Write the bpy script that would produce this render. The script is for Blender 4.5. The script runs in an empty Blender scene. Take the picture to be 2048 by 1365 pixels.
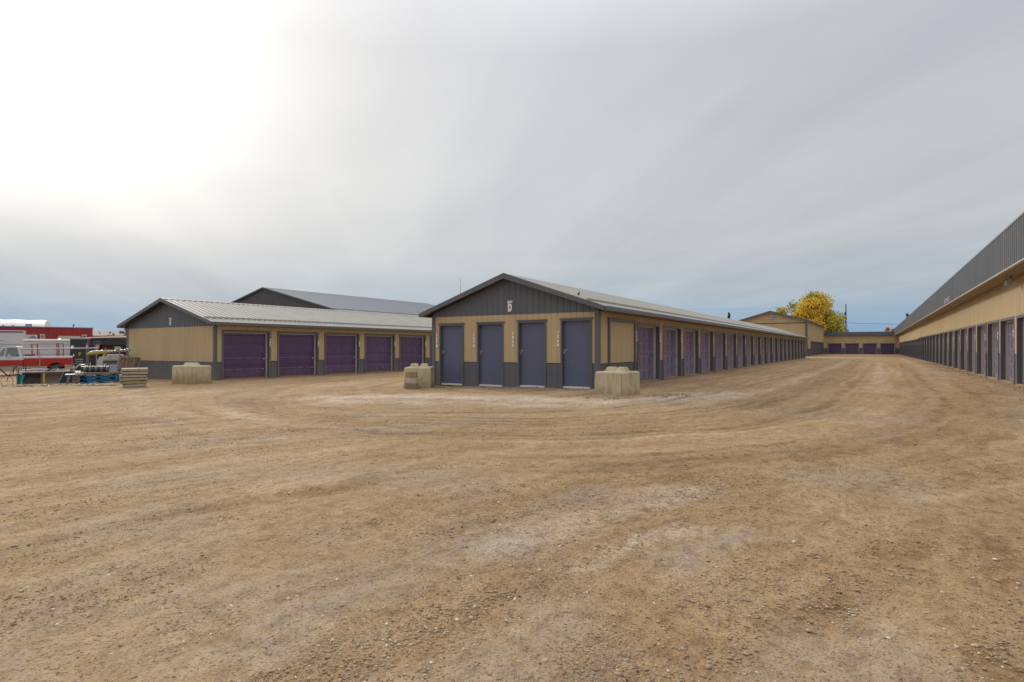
import bpy, math, random
import numpy as np
from mathutils import Vector, Matrix, Euler
R = math.radians
sc = bpy.context.scene
col = sc.collection
random.seed(7)
rng = np.random.default_rng(11)

# ------------------------------------------------------------------ camera
TH = R(31.9)
cd = bpy.data.cameras.new('camera'); cam = bpy.data.objects.new('camera', cd); col.objects.link(cam)
cam.location = (0, 0, 1.3); cam.rotation_euler = (R(90), 0, TH)
cd.sensor_width = 36; cd.lens = 1160/2048*36; cd.shift_y = 13.5/2048
cd.clip_start = 0.1; cd.clip_end = 6000
sc.camera = cam

# ------------------------------------------------------------------ world and sun
SUN_AZ = R(67)      # to the left of +Y
SUN_EL = R(21.5)
sdir = Vector((-math.sin(SUN_AZ)*math.cos(SUN_EL), math.cos(SUN_AZ)*math.cos(SUN_EL), math.sin(SUN_EL)))
w = bpy.data.worlds.new("World"); sc.world = w; w.use_nodes = True
nt = w.node_tree; nt.nodes.clear()
def N(t, **k):
    n = nt.nodes.new(t)
    for a, v in k.items(): setattr(n, a, v)
    return n
def LK(a, b): nt.links.new(a, b)
def MATH(op, a, b=None, c=None, clamp=False):
    n = N('ShaderNodeMath', operation=op); n.use_clamp = clamp
    for i, v in enumerate((a, b, c)):
        if v is None: continue
        if isinstance(v, (int, float)): n.inputs[i].default_value = v
        else: LK(v, n.inputs[i])
    return n.outputs[0]
def RAMP(fac, stops, interp='LINEAR'):
    n = N('ShaderNodeValToRGB'); n.color_ramp.interpolation = interp
    el = n.color_ramp.elements
    while len(el) < len(stops): el.new(0.5)
    for e, (p, c) in zip(el, stops):
        e.position = p; e.color = (*c, 1) if len(c) == 3 else c
    LK(fac, n.inputs[0]); return n.outputs[0]
def MIX(fac, a, b, mode='MIX'):
    n = N('ShaderNodeMix', data_type='RGBA', blend_type=mode)
    for s, v in ((n.inputs[0], fac), (n.inputs[6], a), (n.inputs[7], b)):
        if isinstance(v, (int, float)): s.default_value = v
        elif isinstance(v, tuple): s.default_value = (*v, 1)
        else: LK(v, s)
    return n.outputs[2]
sky = N('ShaderNodeTexSky', sky_type='NISHITA'); sky.sun_disc = False
sky.sun_elevation = SUN_EL; sky.sun_rotation = -SUN_AZ
sky.air_density = 1.2; sky.dust_density = 1.5
tc = N('ShaderNodeTexCoord'); gen = tc.outputs['Generated']
sep = N('ShaderNodeSeparateXYZ'); LK(gen, sep.inputs[0])
zc = MATH('MAXIMUM', sep.outputs[2], 0.0)
base = RAMP(zc, [(0.0, (.145, .25, .38)), (0.035, (.175, .26, .36)), (0.085, (.265, .305, .345)), (0.17, (.330, .343, .358)), (0.45, (.315, .327, .355)), (.62, (.50, .51, .54)), (1.0, (.70, .71, .74))])
# closeness to the sun behind the veil
dp = N('ShaderNodeVectorMath', operation='DOT_PRODUCT'); LK(gen, dp.inputs[0])
gd = Vector((-math.sin(R(74))*math.cos(R(27)), math.cos(R(74))*math.cos(R(27)), math.sin(R(27))))
dp.inputs[1].default_value = gd
dsun = MATH('MAXIMUM', dp.outputs['Value'], 0.0)
# cloud streaks on a flat cloud deck
den = MATH('ADD', zc, 0.10)
cx = MATH('DIVIDE', sep.outputs[0], den); cy = MATH('DIVIDE', sep.outputs[1], den)
cmb = N('ShaderNodeCombineXYZ'); LK(cx, cmb.inputs[0]); LK(cy, cmb.inputs[1])
def streak(rot, sx, sy, detail, dist):
    mp = N('ShaderNodeMapping', vector_type='TEXTURE'); LK(cmb.outputs[0], mp.inputs[0])
    mp.inputs['Rotation'].default_value = (0, 0, rot); mp.inputs['Scale'].default_value = (1/sx, 1/sy, 1)
    ns = N('ShaderNodeTexNoise'); LK(mp.outputs[0], ns.inputs[0]); ns.inputs['Scale'].default_value = 1
    ns.inputs['Detail'].default_value = detail; ns.inputs['Distortion'].default_value = dist
    return ns.outputs[0]
s1 = streak(R(140), 0.35, .9, 5, .9)
s2 = streak(R(134), 0.40, 2.6, 4, .7)
s3 = streak(R(20), 0.35, .5, 3, 0.4)
smix = MATH('ADD', MATH('MULTIPLY', s1, .40), MATH('MULTIPLY', s2, .20)); smix = MATH('ADD', smix, MATH('MULTIPLY', s3, .40))
sfac = RAMP(smix, [(.38, (.88, .895, .92)), (.5, (1, 1, 1)), (.62, (1.10, 1.09, 1.07))])
cl = MIX(1.0, base, sfac, 'MULTIPLY')
# glow through the veil: warm broad and white core
g1 = MATH('POWER', dsun, 5.0); g2 = MATH('POWER', dsun, 22.0); g3 = MATH('POWER', dsun, 90.0)
def SC(v, c):
    n = N('ShaderNodeVectorMath', operation='SCALE'); n.inputs[0].default_value = c; LK(v, n.inputs['Scale']); return n.outputs[0]
def ADDV(a, b):
    n = N('ShaderNodeVectorMath', operation='ADD'); LK(a, n.inputs[0]); LK(b, n.inputs[1]); return n.outputs[0]
lowcut = RAMP(zc, [(0.0, (.0, .0, .0)), (0.06, (.03,) * 3), (.11, (.22,) * 3), (.18, (.62,) * 3), (.28, (1, 1, 1))])
glow = ADDV(ADDV(SC(g1, (.27, .245, .20)), SC(g2, (.21, .195, .165))), SC(g3, (1.55, 1.5, 1.4)))
glow = MIX(1.0, glow, lowcut, 'MULTIPLY')
cl = ADDV(cl, glow)
b1 = N('ShaderNodeBackground'); LK(sky.outputs[0], b1.inputs[0]); b1.inputs[1].default_value = 0.06
b2 = N('ShaderNodeBackground'); LK(cl, b2.inputs[0]); b2.inputs[1].default_value = 1.0
ms = N('ShaderNodeMixShader'); ms.inputs[0].default_value = .975
LK(b1.outputs[0], ms.inputs[1]); LK(b2.outputs[0], ms.inputs[2])
wo = N('ShaderNodeOutputWorld'); LK(ms.outputs[0], wo.inputs[0])

sl = bpy.data.lights.new('sun', 'SUN'); so = bpy.data.objects.new('sun', sl); col.objects.link(so)
sl.energy = .95; sl.angle = R(7); sl.color = (1, .93, .82)
so.rotation_euler = sdir.to_track_quat('Z', 'Y').to_euler(); so.location = (0, 0, 60)
sc.view_settings.view_transform = 'Standard'; sc.view_settings.look = 'None'
sc.view_settings.exposure = 0.75; sc.view_settings.gamma = 1.0

# ------------------------------------------------------------------ materials
def newmat(name):
    global nt
    m = bpy.data.materials.new(name); m.use_nodes = True; nt = m.node_tree
    return m, nt.nodes['Principled BSDF']
def NOISE(vec, scale, detail=3, rough=.55, dist=0):
    n = N('ShaderNodeTexNoise'); n.inputs['Scale'].default_value = scale
    n.inputs['Detail'].default_value = detail; n.inputs['Roughness'].default_value = rough
    n.inputs['Distortion'].default_value = dist
    if vec is not None: LK(vec, n.inputs['Vector'])
    return n.outputs[0]
def objvec(scale=(1, 1, 1), world=False):
    if world:
        g = N('ShaderNodeNewGeometry').outputs['Position']
    else:
        g = N('ShaderNodeTexCoord').outputs['Object']
    m = N('ShaderNodeMapping'); LK(g, m.inputs[0]); m.inputs['Scale'].default_value = scale
    return m.outputs[0]
def BUMP(h, strength, dist, bs):
    b = N('ShaderNodeBump'); b.inputs['Strength'].default_value = strength; b.inputs['Distance'].default_value = dist
    LK(h, b.inputs['Height']); LK(b.outputs[0], bs.inputs['Normal'])
def mul(c, k): return tuple(min(1, x*k) for x in c)
def paint(name, c, rough=.45, metal=0.0, var=.10, sc_=1.3, stretch=(1, 1, .25), dust=0.0, bump=.02, spec=.5):
    m, bs = newmat(name)
    v = objvec(stretch, True)
    f = NOISE(v, sc_, 5); f = MATH('ADD', MATH('MULTIPLY', f, .7), MATH('MULTIPLY', NOISE(objvec((1, 1, 1), True), 9, 4), .3))
    cr = RAMP(f, [(.3, mul(c, 1-var)), (.7, mul(c, 1+var))])
    if dust > 0:
        s = N('ShaderNodeSeparateXYZ'); LK(N('ShaderNodeNewGeometry').outputs['Position'], s.inputs[0])
        h = MATH('ADD', s.outputs[2], MATH('MULTIPLY', NOISE(objvec((1, 1, .6), True), 4, 4), .9))
        dd = RAMP(h, [(.12, (dust,)*3), (.85, (0, 0, 0))])
        cr = MIX(dd, cr, (.30, .22, .14))
    LK(cr, bs.inputs['Base Color'])
    rr = RAMP(NOISE(objvec((1, 1, 1), True), 3, 4), [(.3, (rough*.85,)*3), (.7, (min(1, rough*1.2),)*3)])
    LK(rr, bs.inputs['Roughness']); bs.inputs['Metallic'].default_value = metal
    bs.inputs['Specular IOR Level'].default_value = spec
    if bump: BUMP(NOISE(objvec((1, 1, .5), True), 2.2, 3), .25, bump, bs)
    return m
M = {}
M['beige'] = paint('beige_steel_siding', (.53, .40, .22), .5, dust=.25, bump=.012)
M['char'] = paint('charcoal_steel_siding', (.115, .121, .136), .45, dust=.35, bump=.012)
M['chartrim'] = paint('charcoal_trim', (.125, .122, .132), .4, dust=.25, bump=.004)
M['soffit'] = paint('tan_soffit', (.23, .165, .10), .6, bump=0)
M['liner'] = paint('pale_jamb_liner', (.60, .56, .50), .55, var=.08, dust=.3, bump=0)
M['white'] = paint('white_letters', (.90, .90, .90), .5, var=.04, bump=0)
M['mandoor'] = paint('slate_blue_door', (.105, .12, .188), .42, var=.10, dust=.12, bump=.006)
M['sill'] = paint('pale_sill', (.75, .74, .70), .6, dust=.0, bump=0)
M['roof'] = paint('galvalume_roof', (.47, .445, .385), .42, metal=.2, var=.10, stretch=(1, 1, 1), bump=.01)
M['roof_dk'] = paint('grey_roof', (.30, .31, .33), .45, metal=.2, var=.07, stretch=(1, 1, 1))
M['fascia'] = paint('grey_ribbed_fascia', (.125, .13, .138), .42, var=.2, bump=.01)
M['barn'] = paint('dark_grey_barn_siding', (.075, .076, .085), .55)
M['guard'] = paint('roof_rail', (.36, .345, .32), .5, bump=0)
M['drip'] = paint('pale_drip_edge', (.42, .38, .32), .5, bump=0)
def purple():
    m, bs = newmat('purple_door_paint')
    f = NOISE(objvec((1, 1, .4), True), 1.7, 4)
    cr = RAMP(f, [(.3, (.062, .027, .110)), (.7, (.082, .038, .138))])
    s = N('ShaderNodeSeparateXYZ'); LK(N('ShaderNodeNewGeometry').outputs['Position'], s.inputs[0])
    h = MATH('ADD', s.outputs[2], MATH('MULTIPLY', NOISE(objvec((1, 1, .6), True), 5, 4), .8))
    cr = MIX(RAMP(h, [(.1, (.3,)*3), (.7, (0, 0, 0))]), cr, (.28, .2, .15))
    oi = N('ShaderNodeObjectInfo'); cr = MIX(1.0, cr, RAMP(oi.outputs['Random'], [(0, (.84, .84, .86)), (1, (1.16, 1.14, 1.12))]), 'MULTIPLY')
    LK(cr, bs.inputs['Base Color']); bs.inputs['Roughness'].default_value = .34; bs.inputs['Specular IOR Level'].default_value = .75
    bs.inputs['Sheen Weight'].default_value = 1.0; bs.inputs['Sheen Roughness'].default_value = .35; bs.inputs['Sheen Tint'].default_value = (.8, .78, .9, 1)
    BUMP(NOISE(objvec((1, 1, 1), True), 35, 2), .15, .004, bs)
    return m
M['purple'] = purple()
def concrete(name, c, var=.18, stain=(.40, .30, .14), amt=.5):
    m, bs = newmat(name)
    o = objvec((1, 1, 1), True)
    f = NOISE(o, 2.2, 6, .6)
    cr = RAMP(f, [(.28, mul(c, 1-var)), (.72, mul(c, 1+var))])
    st = RAMP(NOISE(objvec((1, 1, .45), True), 1.9, 4), [(.5, (0, 0, 0)), (.68, (amt,)*3)])
    cr = MIX(st, cr, stain)
    pits = N('ShaderNodeTexVoronoi'); pits.inputs['Scale'].default_value = 22; LK(o, pits.inputs['Vector'])
    pf = RAMP(pits.outputs['Distance'], [(.06, (.55,)*3), (.16, (1, 1, 1))])
    cr = MIX(1.0, cr, pf, 'MULTIPLY')
    s = N('ShaderNodeSeparateXYZ'); LK(N('ShaderNodeNewGeometry').outputs['Position'], s.inputs[0])
    hz = MATH('ADD', s.outputs[2], MATH('MULTIPLY', NOISE(objvec((1, 1, .6), True), 5, 4), .7))
    cr = MIX(RAMP(hz, [(.18, (.75,)*3), (.62, (0, 0, 0))]), cr, (.30, .20, .09))
    cr = MIX(1.0, cr, RAMP(NOISE(objvec((1, 1, .25), True), 7, 5, .65), [(.38, (.86, .85, .80)), (.52, (1, 1, 1))]), 'MULTIPLY')
    LK(cr, bs.inputs['Base Color']); bs.inputs['Roughness'].default_value = .9
    h = MATH('ADD', MATH('MULTIPLY', NOISE(o, 30, 5), .5), MATH('MULTIPLY', NOISE(o, 5, 3), 1.0))
    BUMP(h, .5, .02, bs)
    return m
M['conc'] = concrete('cast_concrete', (.58, .50, .33))
M['seam'] = concrete('dark_concrete_edge', (.38, .31, .18))
M['sillc'] = concrete('door_slab_concrete', (.33, .27, .19))
M['cinder_tan'] = concrete('tan_masonry', (.30, .215, .15), .12)
M['cinder_white'] = concrete('white_masonry', (.56, .50, .45), .1, amt=.2)
M['cinder_grey'] = concrete('grey_masonry', (.24, .20, .165), .12, amt=.2)
def wood(name, c, var=.25, st=(1, 1, 8)):
    m, bs = newmat(name)
    f = NOISE(objvec(st), 6, 5, .6); f2 = NOISE(objvec((1, 1, 1)), 2.0, 3)
    f = MATH('ADD', MATH('MULTIPLY', f, .65), MATH('MULTIPLY', f2, .35))
    LK(RAMP(f, [(.3, mul(c, 1-var)), (.7, mul(c, 1+var))]), bs.inputs['Base Color'])
    bs.inputs['Roughness'].default_value = .85
    BUMP(NOISE(objvec(st), 14, 4), .4, .01, bs)
    return m
M['timber'] = wood('weathered_timber', (.42, .36, .27), .22, (1, 6, 6))
M['timber2'] = wood('weathered_timber_yellowed', (.37, .31, .18), .22, (1, 6, 6))
M['pallet'] = wood('grey_brown_pallet_wood', (.30, .225, .165), .3, (5, 5, 1))
M['bluepal'] = wood('blue_pallet_paint', (.02, .19, .40), .2, (4, 4, 2))
M['brownwood'] = wood('brown_boards', (.16, .075, .045), .3, (6, 6, 1))
M['plank'] = wood('tan_plank', (.38, .30, .19), .2, (1, 6, 6))
M['pole'] = wood('utility_pole_wood', (.12, .105, .10), .2, (5, 5, 1))
M['bark'] = wood('bark', (.13, .105, .08), .3, (4, 4, 1))
M['red'] = paint('red_siding', (.32, .028, .03), .55, bump=.01)
M['redpaint'] = paint('red_vehicle_paint', (.40, .02, .012), .25, bump=0, var=.08)
M['whitepaint'] = paint('white_vehicle_paint', (.62, .64, .68), .28, bump=0, var=.05)
M['rvwhite'] = paint('white_trailer_skin', (.58, .59, .61), .35, var=.05, bump=.01)
M['rocker'] = paint('tan_rocker_paint', (.36, .32, .25), .6, var=.15, bump=0)
M['black'] = paint('black_steel', (.03, .034, .042), .45, var=.2)
M['navy'] = paint('dark_navy_steel', (.018, .03, .06), .4, var=.2)
M['darksteel'] = paint('worn_dark_steel', (.06, .05, .048), .5, var=.35, sc_=5)
M['brownsteel'] = paint('dusty_brown_steel', (.20, .155, .125), .7, var=.2, sc_=3)
M['teal'] = paint('teal_paint', (.01, .30, .28), .45, var=.2, sc_=4)
M['yellow'] = paint('yellow_paint', (.50, .36, .04), .5, var=.15)
M['mustard'] = paint('mustard_tube_paint', (.42, .32, .08), .35, var=.12)
M['galv'] = paint('galvanised_steel', (.42, .46, .45), .4, metal=.4, var=.2, sc_=5)
M['steel'] = paint('grey_steel', (.36, .37, .39), .45, metal=.3, var=.15)
M['greypanel'] = paint('grey_panel', (.15, .16, .18), .5, var=.2, sc_=4)
M['chrome'] = paint('bright_metal', (.65, .65, .66), .22, metal=.9, var=.05, bump=0)
M['rubber'] = paint('rubber', (.025, .025, .027), .9, var=.2, bump=0)
M['redlock'] = paint('red_padlock', (.55, .05, .03), .4, bump=0)
M['orangelock'] = paint('orange_padlock', (.6, .22, .12), .4, bump=0)
M['cream'] = paint('cream_board', (.55, .50, .36), .6, var=.08, bump=0)
M['creamcloth'] = paint('dirty_white_tarp', (.55, .54, .49), .7, var=.14, sc_=2, bump=.04)
M['tarpwhite'] = paint('white_fabric_skin', (.66, .64, .60), .6, var=.05, bump=.03)
M['farwhite'] = paint('white_metal_roof', (.9, .89, .86), .4, var=.04, bump=0)
M['bluegrey'] = paint('blue_grey_ink', (.22, .24, .38), .5, var=.1, bump=0)
M['black_int'] = paint('dark_gap', (.02, .02, .022), .9, var=.1, bump=0)
M['grate'] = paint('rack_red', (.38, .06, .05), .5, var=.2)
M['dune'] = paint('ochre_fence_boards', (.38, .23, .11), .7, var=.2)
def glass(name='window_glass', c=(.55, .63, .64)):
    m, bs = newmat(name); bs.inputs['Base Color'].default_value = (*c, 1); bs.inputs['Roughness'].default_value = .04
    bs.inputs['Transmission Weight'].default_value = .85; bs.inputs['IOR'].default_value = 1.12
    return m
M['glass'] = glass()
def lampmat():
    m, bs = newmat('lamp_lens'); bs.inputs['Base Color'].default_value = (.6, .66, .8, 1); bs.inputs['Roughness'].default_value = .15
    return m
M['lens'] = lampmat()
def bluelens():
    m, bs = newmat('blue_lens'); bs.inputs['Base Color'].default_value = (.03, .05, .5, 1); bs.inputs['Roughness'].default_value = .2
    return m
M['bluelens'] = bluelens()

def leafmat(name, stops):
    m, bs = newmat(name)
    a = N('ShaderNodeAttribute'); a.attribute_name = 'tone'
    c = RAMP(a.outputs['Fac'], stops)
    LK(c, bs.inputs['Base Color']); bs.inputs['Roughness'].default_value = .7
    tr = N('ShaderNodeBsdfTranslucent'); LK(c, tr.inputs[0])
    mx = N('ShaderNodeMixShader'); mx.inputs[0].default_value = .35
    LK(bs.outputs[0], mx.inputs[1]); LK(tr.outputs[0], mx.inputs[2])
    LK(mx.outputs[0], nt.nodes['Material Output'].inputs[0])
    return m
M['leaf'] = leafmat('autumn_leaves', [(0, (.27, .32, .06)), (.35, (.42, .44, .07)), (.6, (.74, .56, .05)), (.85, (.86, .58, .06)), (1, (.80, .46, .12))])
M['leaf_or'] = leafmat('orange_leaves', [(0, (.42, .26, .08)), (1, (.70, .40, .18))])
M['needle'] = leafmat('spruce_needles', [(0, (.02, .03, .03)), (1, (.05, .06, .05))])
M['leaf_pale'] = leafmat('pale_twigs', [(0, (.25, .20, .13)), (1, (.42, .34, .22))])

def groundmat():
    m, bs = newmat('tan_gravel')
    P = objvec((1, 1, 1), True)
    at = N('ShaderNodeAttribute'); at.attribute_name = 'wear'
    sp = N('ShaderNodeSeparateColor'); LK(at.outputs['Color'], sp.inputs[0])
    pale, rut, grey = sp.outputs[0], sp.outputs[1], sp.outputs[2]
    sw = N('ShaderNodeAttribute'); sw.attribute_name = 'sweep'; swv = MATH('MULTIPLY', MATH('SUBTRACT', sw.outputs['Fac'], .5), .19)
    big = NOISE(P, .22, 4, .6, .6); mid = NOISE(objvec((1, .42, 1), True), 2.2, 6, .66, .6); fine = NOISE(P, 14, 6, .7); vfine = NOISE(P, 75, 4, .7)
    f = MATH('ADD', MATH('MULTIPLY', big, .26), MATH('MULTIPLY', mid, .36)); f = MATH('ADD', f, MATH('MULTIPLY', fine, .24)); f = MATH('ADD', f, MATH('MULTIPLY', vfine, .14)); f = MATH('ADD', f, swv)
    c = RAMP(f, [(.36, (.25, .147, .070)), (.45, (.375, .24, .120)), (.53, (.455, .308, .168)), (.63, (.55, .395, .24))])
    br = RAMP(MATH('ADD', MATH('MULTIPLY', fine, .6), MATH('MULTIPLY', mid, .4)), [(.40, (.15,)*3), (.54, (1, 1, 1))])
    palef = MATH('MULTIPLY', pale, MATH('MINIMUM', br, 1.0)); rutf = MATH('MULTIPLY', rut, MATH('MINIMUM', br, 1.0)); greyf = MATH('MULTIPLY', grey, MATH('MINIMUM', br, 1.0))
    c = MIX(MATH('MULTIPLY', palef, .82), c, (.68, .57, .46))
    c = MIX(MATH('MULTIPLY', greyf, .65), c, (.34, .315, .285))
    c = MIX(MATH('MULTIPLY', rutf, .8), c, (.20, .13, .068))
    # small stones in the surface: two sizes of cells, each with its own colour
    hh = None
    for k, (s, lo, hi, seed) in enumerate(((38, .16, .26, 0), (85, .20, .32, 3))):
        v = N('ShaderNodeTexVoronoi'); v.inputs['Scale'].default_value = s
        mp = N('ShaderNodeMapping'); LK(P, mp.inputs[0]); mp.inputs['Location'].default_value = (seed, seed, 0); mp.inputs['Scale'].default_value = (1, 1, .01)
        wv = N('ShaderNodeVectorMath', operation='ADD'); LK(mp.outputs[0], wv.inputs[0])
        nz = N('ShaderNodeTexNoise'); nz.inputs['Scale'].default_value = 60; LK(P, nz.inputs['Vector'])
        s2 = N('ShaderNodeVectorMath', operation='SCALE'); LK(nz.outputs['Color'], s2.inputs[0]); s2.inputs['Scale'].default_value = .012
        LK(s2.outputs[0], wv.inputs[1]); LK(wv.outputs[0], v.inputs['Vector'])
        sx = N('ShaderNodeSeparateColor'); LK(v.outputs['Color'], sx.inputs[0])
        body = RAMP(v.outputs['Distance'], [(lo, (1, 1, 1)), (hi, (0, 0, 0))])
        pick = MATH('GREATER_THAN', sx.outputs[0], .35 if k == 0 else .25)
        pf = MATH('MULTIPLY', body, pick)
        sc2 = RAMP(sx.outputs[1], [(0, (.17, .10, .055)), (.25, (.27, .19, .12)), (.5, (.36, .265, .165)), (.72, (.46, .36, .24)), (.93, (.54, .45, .34)), (1, (.70, .64, .55))])
        c = MIX(MATH('MULTIPLY', pf, .9), c, sc2)
        dark = RAMP(v.outputs['Distance'], [(hi, (0, 0, 0)), (hi+.04, (1, 1, 1)), (hi+.14, (0, 0, 0))])
        hk = MATH('MULTIPLY', pf, 1.0 if k == 0 else .5)
        hh = hk if hh is None else MATH('ADD', hh, hk)
    c = MIX(1.0, c, RAMP(NOISE(P, 42, 5, .75), [(.36, (.62, .58, .54)), (.47, (1, 1, 1)), (.62, (1.04, 1.03, 1.01)), (.70, (1.35, 1.33, 1.28))]), 'MULTIPLY')  # random speckle; its dark end paints tiny crevice shade into the colour
    c = MIX(1.0, c, RAMP(NOISE(objvec((1, .7, 1), True), 9, 5, .7), [(.36, (.76, .72, .68)), (.5, (1, 1, 1)), (.66, (1.12, 1.11, 1.09))]), 'MULTIPLY')
    LK(c, bs.inputs['Base Color']); bs.inputs['Roughness'].default_value = .95
    bs.inputs['Specular IOR Level'].default_value = .2
    h = MATH('ADD', MATH('MULTIPLY', hh, .6), MATH('ADD', MATH('MULTIPLY', fine, 1.6), MATH('MULTIPLY', vfine, .7)))
    BUMP(h, .9, .016, bs)
    return m
M['ground'] = groundmat()
def stonemat():
    m, bs = newmat('loose_stones')
    a = N('ShaderNodeAttribute'); a.attribute_name = 'tone'
    c = RAMP(a.outputs['Fac'], [(0, (.17, .11, .06)), (.25, (.31, .21, .125)), (.5, (.42, .31, .19)), (.72, (.47, .38, .27)), (.9, (.64, .54, .41)), (1, (.80, .75, .67))])
    c = MIX(MATH('MULTIPLY', NOISE(objvec((1, 1, 1), True), 120, 3), .5), c, (.30, .21, .125))
    LK(c, bs.inputs['Base Color']); bs.inputs['Roughness'].default_value = .9
    return m
M['stone'] = stonemat()

# ------------------------------------------------------------------ mesh helpers
class MB:
    def __init__(s): s.v = []; s.f = []; s.sm = []
    def add(s, vs, fs, mat=None, smooth=False):
        b = len(s.v)
        if mat is not None: vs = [mat @ Vector(p) for p in vs]
        s.v += [tuple(p) for p in vs]; s.f += [tuple(b+i for i in f) for f in fs]; s.sm += [smooth]*len(fs)
        return s
    def box(s, a, b, mat=None):
        x0, y0, z0 = a; x1, y1, z1 = b
        x0, x1 = min(x0, x1), max(x0, x1); y0, y1 = min(y0, y1), max(y0, y1); z0, z1 = min(z0, z1), max(z0, z1)
        vs = [(x0, y0, z0), (x1, y0, z0), (x1, y1, z0), (x0, y1, z0), (x0, y0, z1), (x1, y0, z1), (x1, y1, z1), (x0, y1, z1)]
        return s.add(vs, [(0, 3, 2, 1), (4, 5, 6, 7), (0, 1, 5, 4), (1, 2, 6, 5), (2, 3, 7, 6), (3, 0, 4, 7)], mat)
    def tube(s, p0, p1, r, r1=None, n=8, cap=True):
        p0 = Vector(p0); p1 = Vector(p1); r1 = r if r1 is None else r1
        d = (p1-p0); q = d.to_track_quat('Z', 'Y')
        vs = []
        for P, rr in ((p0, r), (p1, r1)):
            for i in range(n):
                a = 2*math.pi*i/n; vs.append(P + q @ Vector((rr*math.cos(a), rr*math.sin(a), 0)))
        fs = [(i, (i+1) % n, n+(i+1) % n, n+i) for i in range(n)]
        s.add(vs, fs, None, True)
        if cap: s.add(vs, [tuple(range(n))[::-1], tuple(range(n, 2*n))])
        return s
    def path(s, pts, r, n=6):
        for a, b in zip(pts[:-1], pts[1:]): s.tube(a, b, r, n=n)
        return s
    def prism(s, poly, y0, y1, axis='y', mat=None):
        # poly in (x,z), extruded along y
        n = len(poly)
        if axis == 'y': vs = [(p[0], y0, p[1]) for p in poly]+[(p[0], y1, p[1]) for p in poly]
        elif axis == 'x': vs = [(y0, p[0], p[1]) for p in poly]+[(y1, p[0], p[1]) for p in poly]
        else: vs = [(p[0], p[1], y0) for p in poly]+[(p[0], p[1], y1) for p in poly]
        fs = [tuple(range(n)), tuple(range(2*n-1, n-1, -1))]+[(i, n+i, n+(i+1) % n, (i+1) % n) for i in range(n)]
        return s.add(vs, fs, mat)
    def ring(s, c, R_, r, axis=(0, 1, 0), n=28, m=6, mat=None):
        q = Vector(axis).to_track_quat('Z', 'Y'); vs = []
        for i in range(n):
            a = 2*math.pi*i/n
            for j in range(m):
                b = 2*math.pi*j/m
                p = Vector(((R_+r*math.cos(b))*math.cos(a), (R_+r*math.cos(b))*math.sin(a), r*math.sin(b)))
                vs.append(Vector(c)+q @ p)
        fs = [(i*m+j, ((i+1) % n)*m+j, ((i+1) % n)*m+(j+1) % m, i*m+(j+1) % m) for i in range(n) for j in range(m)]
        return s.add(vs, fs, mat, True)
    def corr(s, O, U, V, Nn, u0, u1, v0, v1, p=.229, h=.018, rib=.065, phase=0.0):
        """ribbed metal sheet: ribs run along V; v0, v1 numbers or functions of u"""
        O, U, V, Nn = map(Vector, (O, U, V, Nn))
        f0 = v0 if callable(v0) else (lambda u: v0); f1 = v1 if callable(v1) else (lambda u: v1)
        us = {round(u0, 5): None, round(u1, 5): None}
        k0 = math.floor((u0-phase)/p)-1; k1 = math.ceil((u1-phase)/p)+1
        prof = [(p-rib, 0), (p-rib*.7, h), (p-rib*.3, h), (p, 0)]
        pts = []
        for k in range(k0, k1):
            for a, d in prof: pts.append((phase+k*p+a, d))
        def dep(u):
            for (a, da), (b, db) in zip(pts[:-1], pts[1:]):
                if a <= u <= b: return da+(db-da)*(u-a)/max(1e-9, b-a)
            return 0
        L = [(u0, dep(u0))]+[q for q in pts if u0+1e-4 < q[0] < u1-1e-4]+[(u1, dep(u1))]
        vs = []
        for u, d in L:
            vs.append(O+U*u+V*f0(u)+Nn*d); vs.append(O+U*u+V*f1(u)+Nn*d)
        fs = [(2*i, 2*i+2, 2*i+3, 2*i+1) for i in range(len(L)-1)]
        if U.cross(V).dot(Nn) < 0: fs = [f[::-1] for f in fs]
        return s.add(vs, fs)
    def build(s, name, mat, parent=None, world=False, bevel=0, loc=None, rot=None, solid=0):
        me = bpy.data.meshes.new(name)
        off = Vector(parent.location) if (world and parent is not None) else Vector((0, 0, 0))
        me.from_pydata([tuple(Vector(p)-off) for p in s.v], [], s.f); me.update()
        me.polygons.foreach_set('use_smooth', s.sm)
        o = bpy.data.objects.new(name, me); col.objects.link(o)
        me.materials.append(mat)
        if parent is not None: o.parent = parent
        if loc is not None: o.location = loc
        if rot is not None: o.rotation_euler = rot
        if bevel:
            b = o.modifiers.new('b', 'BEVEL'); b.width = bevel; b.segments = 2; b.limit_method = 'ANGLE'; b.angle_limit = R(35)
        return o
def tag(o, label, cat, group=None, kind=None):
    if label: o['label'] = label
    if cat: o['category'] = cat
    if group: o['group'] = group
    if kind: o['kind'] = kind
    return o
def thing(name, label, cat, loc=(0, 0, 0), rz=0, group=None):
    o = bpy.data.objects.new(name, None); col.objects.link(o); o.location = loc; o.rotation_euler = (0, 0, rz)
    o.empty_display_size = .2
    return tag(o, label, cat, group)
def textmesh(body, size, extrude=.006, bold=.0, sx=1.0, align='CENTER', spacing=1.0):
    cu = bpy.data.curves.new('lettering', 'FONT'); cu.body = body; cu.size = size; cu.extrude = extrude
    cu.offset = bold; cu.align_x = align; cu.space_line = spacing; cu.resolution_u = 3
    t = bpy.data.objects.new('lettering', cu); me = bpy.data.meshes.new_from_object(t)
    bpy.data.objects.remove(t); bpy.data.curves.remove(cu)
    for v in me.vertices: v.co.x *= sx
    return me
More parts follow.
